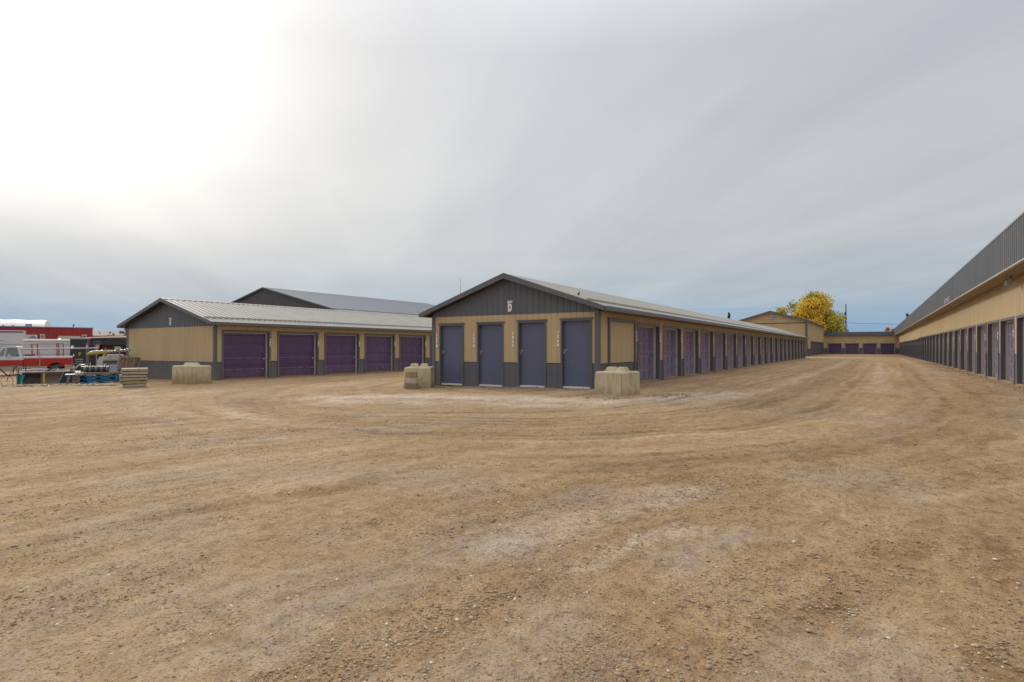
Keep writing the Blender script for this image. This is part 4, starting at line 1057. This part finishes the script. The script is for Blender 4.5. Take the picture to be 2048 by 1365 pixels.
# cab
b = T(); cpoly = [(-2.70, .66), (-2.70, 1.06), (-4.35, 1.06), (-5.5, 1.04), (-5.62, .95), (-5.62, .66), (-5.25, .66)]+[(-4.83-.42*math.cos(math.pi*i/8), .48+.42*math.sin(math.pi*i/8)) for i in range(1, 8) if .48+.42*math.sin(math.pi*i/8) > .66]+[(-4.4, .66)]
for yy in (0, W_-.05): b.prism(cpoly, yy, yy+.05)
b.box((-2.74, .05, .6), (-2.70, W_-.05, 1.06)); b.build('cab_side', M['redpaint'], r, bevel=.012)
b = T()
for yy in (.0, W_-.05):
    b.prism([(-2.70, 1.06), (-2.70, 1.28), (-4.30, 1.27), (-5.5, 1.14), (-5.62, 1.04), (-4.35, 1.06)], yy-.004, yy+.05)
    b.prism([(-2.72, 1.27), (-2.86, 1.86), (-3.02, 1.86), (-2.90, 1.27)], yy+.03, yy+.09)
    b.prism([(-3.72, 1.27), (-3.60, 1.86), (-3.54, 1.86), (-3.66, 1.27)], yy+.03, yy+.09)
    b.prism([(-4.32, 1.27), (-3.78, 1.86), (-3.70, 1.86), (-4.20, 1.27)], yy+.03, yy+.09)
b.box((-5.5, .05, 1.10), (-4.3, W_-.05, 1.16)); b.box((-2.76, .1, 1.06), (-2.70, W_-.1, 1.27)); b.build('cab_belt', M['whitepaint'], r, bevel=.01)
b = T(); b.prism([(-2.80, 1.86), (-2.86, 1.905), (-3.1, 1.935), (-3.6, 1.925), (-3.78, 1.90), (-3.84, 1.86)], .05, W_-.05); b.build('cab_roof', M['whitepaint'], r, bevel=.02)
b = T()
for yy in (.05, W_-.08): b.prism([(-2.92, 1.29), (-3.02, 1.85), (-3.60, 1.85), (-3.66, 1.29)], yy, yy+.012); b.prism([(-3.74, 1.29), (-3.62, 1.85), (-3.76, 1.85), (-4.24, 1.29)], yy, yy+.012)
b.add([(-4.28, .08, 1.27), (-4.28, W_-.08, 1.27), (-3.80, W_-.12, 1.87), (-3.80, .12, 1.87)], [(0, 1, 2, 3)]); b.add([(-2.75, .12, 1.28), (-2.75, W_-.12, 1.28), (-2.88, W_-.14, 1.85), (-2.88, .14, 1.85)], [(0, 1, 2, 3)])
b.build('windows', M['glass'], r)
b = T(); b.box((-3.1, .2, .6), (-2.9, W_-.2, 1.45)); b.box((-3.6, .2, .6), (-3.1, W_-.2, .95)); b.box((-4.3, .15, .7), (-4.1, W_-.15, 1.24)); b.build('cab_interior', M['greypanel'], r, bevel=.04)
b = T(); b.box((-3.50, -.13, 1.22), (-3.36, -.09, 1.42)); b.tube((-3.43, -.1, 1.26), (-3.43, .04, 1.26), .012); b.build('mirror', M['chrome'], r, bevel=.01)
b = T(); b.box((-3.02, -.02, 1.10), (-2.88, -.005, 1.13)); b.build('door_handle', M['chrome'], r)
for wx in (-.93, -4.83):
    for yy in (.04, W_-.26):
        b = T(); b.tube((wx, yy, .36), (wx, yy+.22, .36), .36, n=24); wo_ = b.build('wheel', M['rubber'], r)
        b = T(); b.tube((wx, yy-.01, .36), (wx, yy+.1, .36), .2, n=16); b.tube((wx, yy-.03, .36), (wx, yy, .36), .07, n=10); h_ = b.build('rim', M['steel']); h_.parent = wo_
b = T(); b.box((-1.42, .28, .42), (-.44, .7, .95)); b.build('wheel_well', M['black_int'], r)  # solid near-black box; the dark of the arch is put into its colour
b = T(); b.box((-4.38, .01, .38), (-2.70, .05, .66)); b.box((-4.38, W_-.05, .38), (-2.70, W_-.01, .66)); b.build('sill_panel', M['rocker'], r)
b = T(); b.box((-5.6, .3, .42), (-.05, W_-.3, .62)); b.build('chassis', M['black'], r)

# red rack and crate in the bed
p = yard(L_(96, 39.9), 39.9, -.46)
r = thing('scaffold_rack', 'thin red steel scaffold rack standing in the pickup bed', 'rack', (p[0], p[1], .12), YR)
b = MB()
for (x, z0, z1) in ((-.86, .5, 1.42), (-.57, .3, 1.46), (.48, .3, 1.50), (.58, .3, 1.50), (.82, .4, 1.50)):
    for yy in (-.35, .35): b.tube((x+.03, yy, z0), (x, yy, z1), .02)
b.tube((-.86, -.35, 1.42), (-.57, -.35, 1.44), .02)
for yy in (-.35, .35): b.tube((-.57, yy, 1.46), (.84, yy, 1.5), .015)
for x in (-.57, .5, .83): b.tube((x, -.35, 1.46), (x, .35, 1.46), .015)
b.build('uprights', M['grate'], r)
b = MB(); b.box((-.52, -.3, .44), (.86, .3, .60)); b.tube((-.5, -.3, .62), (.8, -.3, .72), .015); b.build('tray', M['grate'], r, bevel=.01)
p = yard(L_(59, 39.9), 39.9)
b = MB()
for i in range(8): b.box((-.3+i*.077, -.2, 0), (-.25+i*.077, .2, .24))
b.box((-.3, -.18, .01), (.3, .18, .2)); b.box((-.31, -.21, .2), (.31, .21, .235))
o = b.build('crate', M['brownwood'], None, loc=(p[0], p[1], .60), rot=(0, 0, YR)); tag(o, 'dark slatted crate riding in the pickup bed behind the cab', 'crate')

# travel trailer
p = yard(L_(47, 50), 50, -.55)
r = thing('travel_trailer', 'white travel trailer with dark swoosh stripes behind the pickup cab', 'trailer', p, YR); r.scale = (1, 1, 1.09)
b = MB(); b.box((-6.5, 0, .5), (0, 2.4, 3.0)); b.build('trailer_body', M['rvwhite'], r, bevel=.06)
b = MB(); b.box((-6.55, -.05, 3.0), (.04, 2.45, 3.05)); b.build('trailer_roof', M['whitepaint'], r, bevel=.02)
b = MB(); b.box((-6.5, -.02, 2.88), (.01, 0, 2.97)); b.build('roof_trim', M['greypanel'], r)
for k, (zz, am) in enumerate(((2.30, .22), (2.08, .32))):
    b = MB(); n = 14; pts = []
    up = []; dn_ = []
    for i in range(n+1):
        t = i/n; x = -3.2+2.3*t; z = zz+am*(.3-t*t); up.append((x, z+.035*math.sin(math.pi*min(1, t+.1)))); dn_.append((x, z-.035*math.sin(math.pi*min(1, t+.1))))
    for i in range(n): b.prism([up[i], up[i+1], dn_[i+1], dn_[i]], -.012, -.002)
    b.build('swoosh_stripe', M['greypanel'], r)
for zz in (1.95, 1.80, 1.62, 1.5):
    b = MB(); b.box((-6.4, -.012, zz), (-.1, -.002, zz+.03)); b.build('pinstripe', M['bluegrey'], r)
b = MB(); b.prism([(-3.2, 3.05), (-2.9, 3.3), (-2.2, 3.3), (-1.7, 3.05)], .8, 1.5); b.build('roof_vent', M['whitepaint'], r, bevel=.04)
for wx in (-2.9, -3.8):
    b = MB(); b.tube((wx, .02, .36), (wx, .25, .36), .35, n=20); b.build('wheel', M['rubber'], r)
# white enclosed trailer
p = yard(L_(47, 44.5), 44.5, -.55)
r = thing('enclosed_trailer', 'long silver white enclosed trailer behind the pickup bed', 'trailer', p, YR); r.scale = (.93, 1, 1.07)
b = MB(); b.box((0, 0, .35), (3.08, 2.0, 2.2)); b.build('trailer_body', M['rvwhite'], r, bevel=.05)
b = MB(); b.box((-.03, -.05, 2.2), (3.1, 2.05, 2.36)); b.build('trailer_roof', M['farwhite'], r, bevel=.05)
for zz in (.9, 1.25, 1.62, 1.95):
    b = MB(); b.box((.0, -.012, zz), (3.08, -.001, zz+.018)); b.build('body_seam', M['steel'], r)
for wx in (1.2, 2.0):
    b = MB(); b.tube((wx, .02, .33), (wx, .22, .33), .33, n=20); b.build('wheel', M['rubber'], r)
p2 = yard(L_(118, 46.5), 46.5)
b = MB(); n = 12
vs = [(.22*math.cos(2*math.pi*i/n), .22*math.sin(2*math.pi*i/n), 0) for i in range(n)]+[(.15*math.cos(2*math.pi*i/n), .15*math.sin(2*math.pi*i/n), .1) for i in range(n)]+[(0, 0, .13)]
b.add(vs, [(i, (i+1) % n, n+(i+1) % n, n+i) for i in range(n)]+[(n+i, n+(i+1) % n, 2*n) for i in range(n)]); b.tube((0, 0, -2.3), (0, 0, .02), .06)
o = b.build('white_dome_cap', M['farwhite'], None, loc=(p2[0], p2[1], 1.3+.60), rot=(0, 0, 0)); tag(o, 'small white domed cap showing above the silver trailer', 'cap')

# black cargo trailer with P lettering, seen at its rear, and its long side
p = yard(L_(140, 42), 42, -.55)
r = thing('black_cargo_trailer', 'black cargo trailer with a gold letter P and white stickers on its doors', 'trailer', p, YR); r.scale = (.98, 1, 1.14)
b = MB(); b.box((0, 0, .15), (1.18, 2.2, 2.22)); b.build('trailer_body', M['black'], r, bevel=.03)
b = MB(); b.box((-.03, -.06, 2.16), (1.22, 2.25, 2.27)); b.build('roof_edge', M['steel'], r, bevel=.02)
b = MB(); b.box((.05, -.05, .58), (1.02, -.0, .62)); b.box((1.05, -.04, .2), (1.09, 0, 2.1)); b.box((.95, -.035, .3), (.98, 0, 1.95)); b.build('door_bars', M['steel'], r)
for (x0, x1, z0, z1, nm) in ((.06, .22, 1.62, 1.76, 'white_sticker'), (.98, 1.05, 1.68, 1.8, 'white_sticker'), (.18, .25, 1.08, 1.22, 'white_sticker')):
    b = MB(); b.box((x0, -.012, z0), (x1, -.002, z1)); b.build(nm, M['white'], r)
me = textmesh('P', .34, .004, .012, .85); me.materials.append(M['yellow']); o = bpy.data.objects.new('gold_letter', me); col.objects.link(o); o.parent = r; o.location = (.57, -.014, 1.10); o.rotation_euler = (R(90), 0, 0)
for (zz, m_) in ((.84, 'yellow'), (.70, 'steel')):
    b = MB()
    for i in range(7): b.box((.32+i*.068, -.012, zz), (.375+i*.068, -.002, zz+.075))
    b.build('door_lettering', M[m_], r)
# dark open-fronted container shed to its right
p = yard(L_(181, 43), 43, -.55)
r = thing('dark_open_shed', 'dark grey open-fronted shed with a thin white roof edge beside block E', 'shed', p, YR); r.scale = (.72, 1, 1.11)
b = MB(); b.box((0, 2.3, 0), (3.2, 2.4, 2.30)); b.box((0, 0, 0), (.08, 2.3, 2.28)); b.box((.08, .0, 1.86), (3.2, .08, 2.32)); b.box((.0, -.02, 0), (.72, .06, 1.86)); b.build('shed_walls', M['black'], r)
b = MB(); b.add([(-1.4, -.12, 2.26), (3.3, -.12, 2.42), (3.3, 2.5, 2.42), (-1.4, 2.5, 2.26), (-1.4, -.12, 2.32), (3.3, -.12, 2.49), (3.3, 2.5, 2.49), (-1.4, 2.5, 2.32)], [(0, 3, 2, 1), (4, 5, 6, 7), (0, 1, 5, 4), (1, 2, 6, 5), (2, 3, 7, 6), (3, 0, 4, 7)])
b.build('shed_roof', M['farwhite'], r)
b = MB(); b.box((.1, .5, 0), (3.1, 2.2, .95)); b.build('inner_bench', M['greypanel'], r)
b = MB(); b.box((.33, -.04, 1.35), (.62, -.022, 1.85)); b.box((.2, -.04, 1.9), (.9, -.022, 1.94)); b.box((.22, -.04, 2.05), (.85, -.022, 2.09)); b.build('white_scrawl', M['bluegrey'], r)
for k in range(9):
    x = .95+.17*k+(.0 if k < 5 else .05); b = MB(); b.box((x, .3, 1.05), (x+.11, .36, 1.86-.02*(k % 3)))
    pp = Matrix.Translation(Vector(p)) @ Matrix.Rotation(YR, 4, 'Z') @ Matrix.Diagonal((.72, 1, 1.11, 1)); o = b.build('upright_board', M['brownwood'], None); o.matrix_world = pp
    tag(o, ('leftmost','second','third','fourth','fifth','sixth','seventh','eighth','rightmost')[k]+' brown board, from the left, in the row inside the dark shed', 'board', 'row of brown boards in the dark shed')
b = MB(); b.box((2.05, .1, 1.42), (2.6, .28, 1.72)); b.box((2.03, .08, 1.72), (2.62, .3, 1.745)); o = b.build('cream_box', M['cream'], None); o.matrix_world = pp; tag(o, 'cream box at the right end of the brown boards', 'box')
# bench carrying boards needs a shelf
b = MB(); b.box((.85, .05, 1.0), (3.1, .6, 1.05)); b.build('shelf', M['greypanel'], r)

# auger / tube machine
p = yard(L_(200, 30.0), 30.2)
r = thing('auger_machine', 'tube conveyor with a mustard yellow nose and galvanised shaft pointing left', 'machine', p, YR); r.scale = (.82, 1, 1)
b = MB(); b.tube((-.70, 0, 1.38), (.12, 0, 1.44), .085, n=14); b.tube((-.82, 0, 1.35), (-.70, 0, 1.38), .05, .085, n=14); b.build('yellow_tube', M['mustard'], r)
b = MB(); b.tube((-.66, -.02, 1.47), (.02, -.02, 1.53), .03); b.build('top_strip', M['whitepaint'], r)
b = MB(); b.tube((.12, 0, 1.42), (.24, 0, 1.45), .13, n=14); b.tube((.08, 0, 1.30), (.2, 0, 1.40), .09); b.tube((.1, 0, 1.55), (.16, -.05, 1.7), .04, .01); b.build('coupling', M['mustard'], r)
b = MB(); b.tube((.24, 0, 1.46), (1.5, .1, 1.56), .065, n=12)
for i in range(7): b.tube((.35+.17*i, .0, 1.40+.014*i), (.39+.17*i, 0, 1.56+.014*i), .045, n=8)
b.box((.75, -.05, 1.52), (.85, .05, 1.74)); b.build('galvanised_shaft', M['galv'], r)
b = MB(); b.tube((.1, .1, 1.4), (-.22, .0, 0), .03); b.tube((.9, .1, 1.45), (1.1, .2, 0), .03); b.tube((.9, -.1, 1.45), (.6, -.2, 0), .03); b.build('support_leg', M['steel'], r)
# white chute
p = yard(L_(201, 29.3), 29.3)
b = MB(); b.prism([(-.06, 1.2), (.16, 1.2), (.0, .48), (-.20, .48)], -.03, .12); b.prism([(-.15, .48), (.0, .48), (-.02, .42), (-.16, .42)], -.02, .1); b.tube((-.1, .05, -.0), (-.1, .05, .5), .02)
o = b.build('chute', M['creamcloth'], None, bevel=.01, loc=p, rot=(0, 0, YR)); tag(o, 'narrow white chute sloping down under the yellow tube', 'chute')
# white hopper machine with grille
p = yard(L_(221, 31), 31.0)
r = thing('hopper', 'grey machine with a white sloping hood and grille behind the leaning pallets', 'machine', p, YR); r.scale = (.82, .8, 1)
b = MB(); b.prism([(-.5, 1.02), (-.36, 1.32), (.72, 1.32), (.85, 1.02)], -.1, .8); b.build('hood', M['creamcloth'], r, bevel=.02)
b = MB(); b.box((-.55, -.12, .98), (.9, .8, 1.03)); b.build('hood_rim', M['steel'], r)
b = MB(); b.add([(-.78, -.25, .05), (.85, -.25, .05), (.85, 0, .98), (-.55, 0, .98), (-.78, .7, .05), (.85, .7, .05), (.85, .7, .98), (-.55, .7, .98)], [(0, 1, 2, 3), (5, 4, 7, 6), (1, 5, 6, 2), (4, 0, 3, 7), (3, 2, 6, 7)]); b.build('base', M['greypanel'], r)
b = MB()
for i in range(9):
    for j in range(4): b.box((.25+.06*i, -.125-.03*(3-j), .62+.07*j), (.285+.06*i, -.09-.03*(3-j), .66+.07*j))
b.build('grille', M['steel'], r)
b = MB(); b.box((-.40, -.16, .78), (-.22, -.10, .82)); b.box((-.05, -.15, .55), (.08, -.1, .62)); b.build('label_plate', M['white'], r)
# long pole
p = yard(L_(120, 30.5), 30.6)
b = MB(); b.tube((-1.6, 0, 0), (1.55, 0, .04), .026); b.tube((1.5, 0, -1.7), (1.5, 0, .05), .02); b.tube((-.9, .35, -1.7), (-.9, 0, 0), .016)
o = b.build('pole_rail', M['steel'], None, loc=(p[0], p[1], 1.24), rot=(0, 0, YR)); tag(o, 'long thin grey rail running level across the yard above the pickup bed', 'rail')
p = yard(L_(193, 32.5), 32.6)
b = MB(); b.box((-.06, -.05, .70), (.07, .05, .92)); b.box((-.05, -.06, .4), (.08, .05, .52)); b.tube((0, 0, -1.2), (0, 0, .1), .03)
o = b.build('yellow_sign_board', M['yellow'], None, loc=(p[0], p[1], .55), rot=(0, 0, YR)); tag(o, 'yellow board on a post behind the tube machine', 'board')

# ------------------------------------------------------------------ background left
v0 = Vector((-88.2, 26.4, 0)); v1 = Vector((-86.1, 35.2, 0))
d = (v1-v0).normalized(); nrm = Vector((d.y, -d.x, 0))
ang = math.atan2(d.y, d.x)
r = thing('red_building', 'long red metal building with a blue roof edge and small windows', 'building', (v1.x, v1.y, -.6), ang)
b = MB(); b.corr((0, 0, 0), (1, 0, 0), (0, 0, 1), (0, -1, 0), -30, 0, -.3, 4.45, p=.4, h=.03, rib=.1); b.corr((0, 0, 0), (0, 1, 0), (0, 0, 1), (1, 0, 0), 0, 14, -.3, 4.45, p=.4, h=.03, rib=.1); b.box((-30, .05, -.3), (-.05, 14, 4.3)); b.build('wall', M['red'], r)
b = MB(); b.box((-30, -.1, 4.40), (.1, 14.1, 4.52)); b.build('roof_edge', M['bluegrey'], r)
for (x0, x1) in ((-1.15, -.62), (-5.35, -4.85)):
    b = MB(); b.box((x0, -.1, 3.0), (x1, -.04, 3.58)); f_ = b.build('window', M['cream'], r); b = MB(); b.box((x0+.1, -.13, 3.1), (x1-.1, -.1, 3.45)); q = b.build('pane', M['glass']); q.parent = f_
b = MB(); b.box((-3.6, -.12, 2.9), (-1.3, -.05, 3.4)); b.box((-3.65, -.3, 2.8), (-1.25, -.05, 2.9)); b.build('cream_awning', M['cream'], r)
b = MB(); b.box((-6.9, -.12, 2.8), (-5.6, -.05, 3.5)); s_ = b.build('wall_sign', M['rvwhite'], r)
b = MB()
b.prism([(-6.45, 3.08), (-6.4, 3.2), (-6.25, 3.24), (-6.15, 3.36), (-5.9, 3.36), (-5.8, 3.24), (-5.68, 3.2), (-5.66, 3.08)], -.15, -.12)
b.tube((-6.25, -.16, 3.08), (-6.25, -.12, 3.08), .06); b.tube((-5.82, -.16, 3.08), (-5.82, -.12, 3.08), .06); b.box((-6.85, -.15, 3.1), (-6.6, -.12, 3.15)); q = b.build('sign_picture', M['bluegrey']); q.parent = s_
b = MB(); b.box((-6.6, 1.0, 4.5), (-6.0, 1.7, 4.86)); b.build('rooftop_unit', M['steel'], r, bevel=.03)
for x in (-8.7, -7.8): b = MB(); b.tube((x, 1, 4.5), (x, 1, 4.68), .09); b.build('roof_stub', M['steel'], r)
b = MB(); b.tube((-1.95, 1, 4.5), (-1.82, 1, 4.95), .05, .07); b.build('flue', M['darksteel'], r)
# white arched fabric building
P0 = yard(L_(97, 112), 112, -.6)
r = thing('white_arched_building', 'white fabric covered arched hall behind the red building', 'building', P0, TH+R(34))
b = MB(); prof = [(0, 0)]+[(13-13*math.cos(math.pi*i/20), 7.6*math.sin(math.pi*i/20)**.75) for i in range(21)]
n = len(prof)-1; vs = []
Lh = 22
for k in range(12):
    xx = -Lh*k/11
    for q in prof[1:]: vs.append((xx-(1.2 if k == 0 else 0)*(q[1]/7.6), q[0], q[1]+(.12 if k % 2 else 0)*(q[1]/7.6)))
fs = [(k*n+i, k*n+i+1, (k+1)*n+i+1, (k+1)*n+i) for k in range(11) for i in range(n-1)]
b.add(vs, fs, None, True); b.add(vs[:n], [tuple(range(n))[::-1]]); b.build('fabric_roof', M['tarpwhite'], r)
# long white low roof far right of the red building
P0 = yard(L_(184, 150), 150, -.6)
r = thing('white_long_building', 'very bright white long low building behind the scrap yard beside block E', 'building', P0, TH+R(34))
b = MB(); b.box((0, 0, 0), (24, 12, 5.1)); b.build('wall', M['farwhite'], r)
b = MB(); b.prism([(-.3, 5.1), (24.3, 5.1), (24.3, 6.1), (-.3, 6.5)], -.3, 12.3); b.build('roof', M['farwhite'], r)
P0 = yard(L_(186, 110), 110, -.6)
r = thing('ochre_fence', 'low ochre board fence in front of the white long building', 'fence', P0, YR)
for i in range(8):
    b = MB(); b.box((i*1.8, 0, 0), (i*1.8+1.72, .06, 4.2)); b.build('fence_panel', M['dune'], r)
    b = MB(); b.box((i*1.8-.08, -.04, 0), (i*1.8-.005, .1, 4.3)); b.build('fence_post', M['brownwood'], r)

# ------------------------------------------------------------------ trees
def leaves(name, centres, n, size, mat, parent, tone_fn, seed):
    rg = np.random.default_rng(seed)
    c = np.array([q[:3] for q in centres]); rad = np.array([q[3] for q in centres]); w_ = rad**2; idx = rg.choice(len(c), n, p=w_/w_.sum())
    dirs = rg.normal(size=(n, 3)); dirs /= np.linalg.norm(dirs, axis=1)[:, None]
    rr = rad[idx]*(rg.random(n)**.45)
    P = c[idx]+dirs*rr[:, None]*np.array([1, 1, 1.05])
    P += (rg.normal(size=(n, 3)))*.08*rad[idx][:, None]
    a = rg.normal(size=(n, 3)); a /= np.linalg.norm(a, axis=1)[:, None]; b_ = np.cross(a, rg.normal(size=(n, 3))); b_ /= np.linalg.norm(b_, axis=1)[:, None]
    s = size*(.6+.8*rg.random(n))[:, None]
    V = np.stack([P-a*s-b_*s*.55, P+a*s*.2-b_*s*.7, P+a*s+b_*s*.2, P-a*s*.1+b_*s*.75], 1).reshape(-1, 3)
    me = bpy.data.meshes.new(name); me.vertices.add(4*n); me.vertices.foreach_set('co', V.reshape(-1).astype(np.float32))
    me.loops.add(4*n); me.loops.foreach_set('vertex_index', np.arange(4*n).astype(np.int32)); me.polygons.add(n); me.polygons.foreach_set('loop_start', (np.arange(n)*4).astype(np.int32)); me.update(calc_edges=True)
    t = tone_fn(P, idx, rg); at = me.attributes.new('tone', 'FLOAT', 'POINT'); at.data.foreach_set('value', np.repeat(t, 4).astype(np.float32))
    o = bpy.data.objects.new(name, me); col.objects.link(o); me.materials.append(mat); o.parent = parent; return o
def broadleaf(name, label, loc, H_, Rd, n, mat, seed, cat='tree', group=None, base=.28, size=.30, lobes=26, bare=0):
    rd = random.Random(seed); r = thing(name, label, cat, loc, 0, group)
    b = MB(); b.tube((0, 0, -.3), (0, 0, H_*.35), H_*.03, H_*.022); cs = []
    for i in range(lobes):
        a = rd.random()*6.283; t = rd.random(); z = H_*(base+(.93-base)*t); prof = math.sin(math.pi*min(1, max(.08, (t*.86+.14))))**.6
        q = Rd*prof*(.35+.6*rd.random()); x, y = q*math.cos(a), q*math.sin(a); cs.append((x, y, z, Rd*(.22+.16*rd.random()), rd.random()))
        m_ = (x*.35, y*.35, H_*.35+(z-H_*.35)*.45); b.tube((0, 0, H_*.3), m_, H_*.012, H_*.008, n=5); b.tube(m_, (x, y, z), H_*.008, H_*.002, n=5)
        for k in range(2+bare):
            e = (x+(rd.random()-.5)*Rd*.5, y+(rd.random()-.5)*Rd*.5, z+rd.random()*Rd*.45); b.tube((x, y, z), e, H_*.0025, H_*.001, n=4)
    b.build('trunk', M['bark'], r)
    tones = np.array([q[4] for q in cs])
    leaves('crown', cs, n, size, mat, r, lambda P, idx, rg: np.clip(tones[idx]*.75+rg.random(len(P))*.35-.03, 0, 1), seed)
    return r
broadleaf('autumn_tree', 'tall yellow and green autumn tree rising behind the tall shed', (-11.2, 150, 0), 13.9, 5.6, 13500, M['leaf'], 5, lobes=70, base=.12, size=.22, bare=3)
broadleaf('autumn_tree', 'yellow autumn tree at the left of the tall one behind the shed roof', (-16.9, 152, 0), 12.4, 4.6, 7500, M['leaf'], 9, lobes=42, base=.2, size=.22, bare=3)
broadleaf('orange_tree', 'smaller pale orange tree at the right foot of the tall autumn tree', (-6.3, 152, 0), 7.9, 2.2, 3500, M['leaf_or'], 12, lobes=16, bare=2, size=.2)
broadleaf('orange_tree', 'thin orange tree showing over the far corner of the lane', (3.3, 158, 0), 7.0, 1.3, 600, M['leaf_or'], 14, lobes=8, bare=4, size=.2)
# spruce over the right roof
def spruce(label, loc, H_, Rd, seed, n=6000):
    rd = random.Random(seed); r = thing('spruce_tree', label, 'tree', loc)
    b = MB(); b.tube((0, 0, -.3), (0, 0, H_), H_*.014, .02); cs = []
    for i in range(60):
        t = i/60; z = H_*(.12+.86*t); q = Rd*(1-t)*.95+.12
        for k in range(3): a = rd.random()*6.283; cs.append((q*.7*math.cos(a), q*.7*math.sin(a), z, q*.36+.12, rd.random())); b.tube((0, 0, z), (q*math.cos(a), q*math.sin(a), z-.1), .03, .01, n=4)
    b.build('trunk', M['bark'], r)
    leaves('crown', cs, n, .2, M['needle'], r, lambda P, idx, rg: rg.random(len(P)), seed)
spruce('dark spruce tip peeking over the right building\'s roof', (6.9, 165, 0), 9.6, 2.4, 3, 3500)
p = yard(L_(1458, 150), 150, 0)
spruce('tiny spire of a far evergreen above block D\'s roof', p, 10.6, .8, 8, 2200)
for k, (px, hh) in enumerate(((200, 5.9), (208, 5.5), (220, 6.0), (228, 5.7), (238, 6.1), (244, 6.4), (252, 7.2), (258, 7.8))):
    p = yard(L_(px, 118), 118, -.6)
    broadleaf('bare_tree', ('small bare bush' if k < 5 else 'bare pale tree') + ' number %s of the row before the white building' % ['one', 'two', 'three', 'four', 'five', 'six', 'seven', 'eight'][k] + ', counted from the left', p, hh-.55, .55+.3*(k > 4), 220 if k < 5 else 500, M['leaf_pale'], 60+k, lobes=9, size=.09, base=.45, bare=2, group='bare trees before the white building')

# ------------------------------------------------------------------ utility pole, wires, antenna
r = thing('utility_pole', 'grey wooden utility pole beyond the low end building', 'utility pole', (-5.15, 150, 0))
b = MB(); b.tube((0, 0, -.5), (0, 0, 11.1), .14, .10, n=10); b.build('pole_shaft', M['pole'], r)
b = MB(); b.tube((-.25, 0, 9.2), (.15, 0, 9.2), .05); b.tube((-.2, 0, 8.6), (-.2, 0, 9.3), .12); b.build('insulator_bracket', M['pole'], r)
def wire(name, label, a, b_, sag, rad=.025):
    m = MB(); pts = []
    for i in range(17):
        t = i/16; q = Vector(a).lerp(Vector(b_), t); q.z -= sag*4*t*(1-t); pts.append(q)
    m.path(pts, rad, 5); o = m.build(name, M['pole']); tag(o, label, 'wire')
wire('wire', 'thin dark wire from the utility pole towards the right building', (-5.1, 150, 6.9), (14, 152, 6.6), .3, .035)
wire('wire', 'faint high wire running left from the utility pole over the shed', (-5.2, 150, 10.6), (-60, 158, 12.5), .5, .012)
p = yard(L_(921, 60), 60, -.3)
b = MB(); b.tube((0, 0, 0), (0, 0, 8.7), .04, .02); b.tube((-.08, 0, 8.6), (.08, 0, 8.6), .02); b.tube((0, 0, 5), (0, 0, 6.9), .06)
o = b.build('antenna_mast', M['steel'], None, loc=p); tag(o, 'thin antenna mast rising behind block D\'s left roof slope', 'antenna')
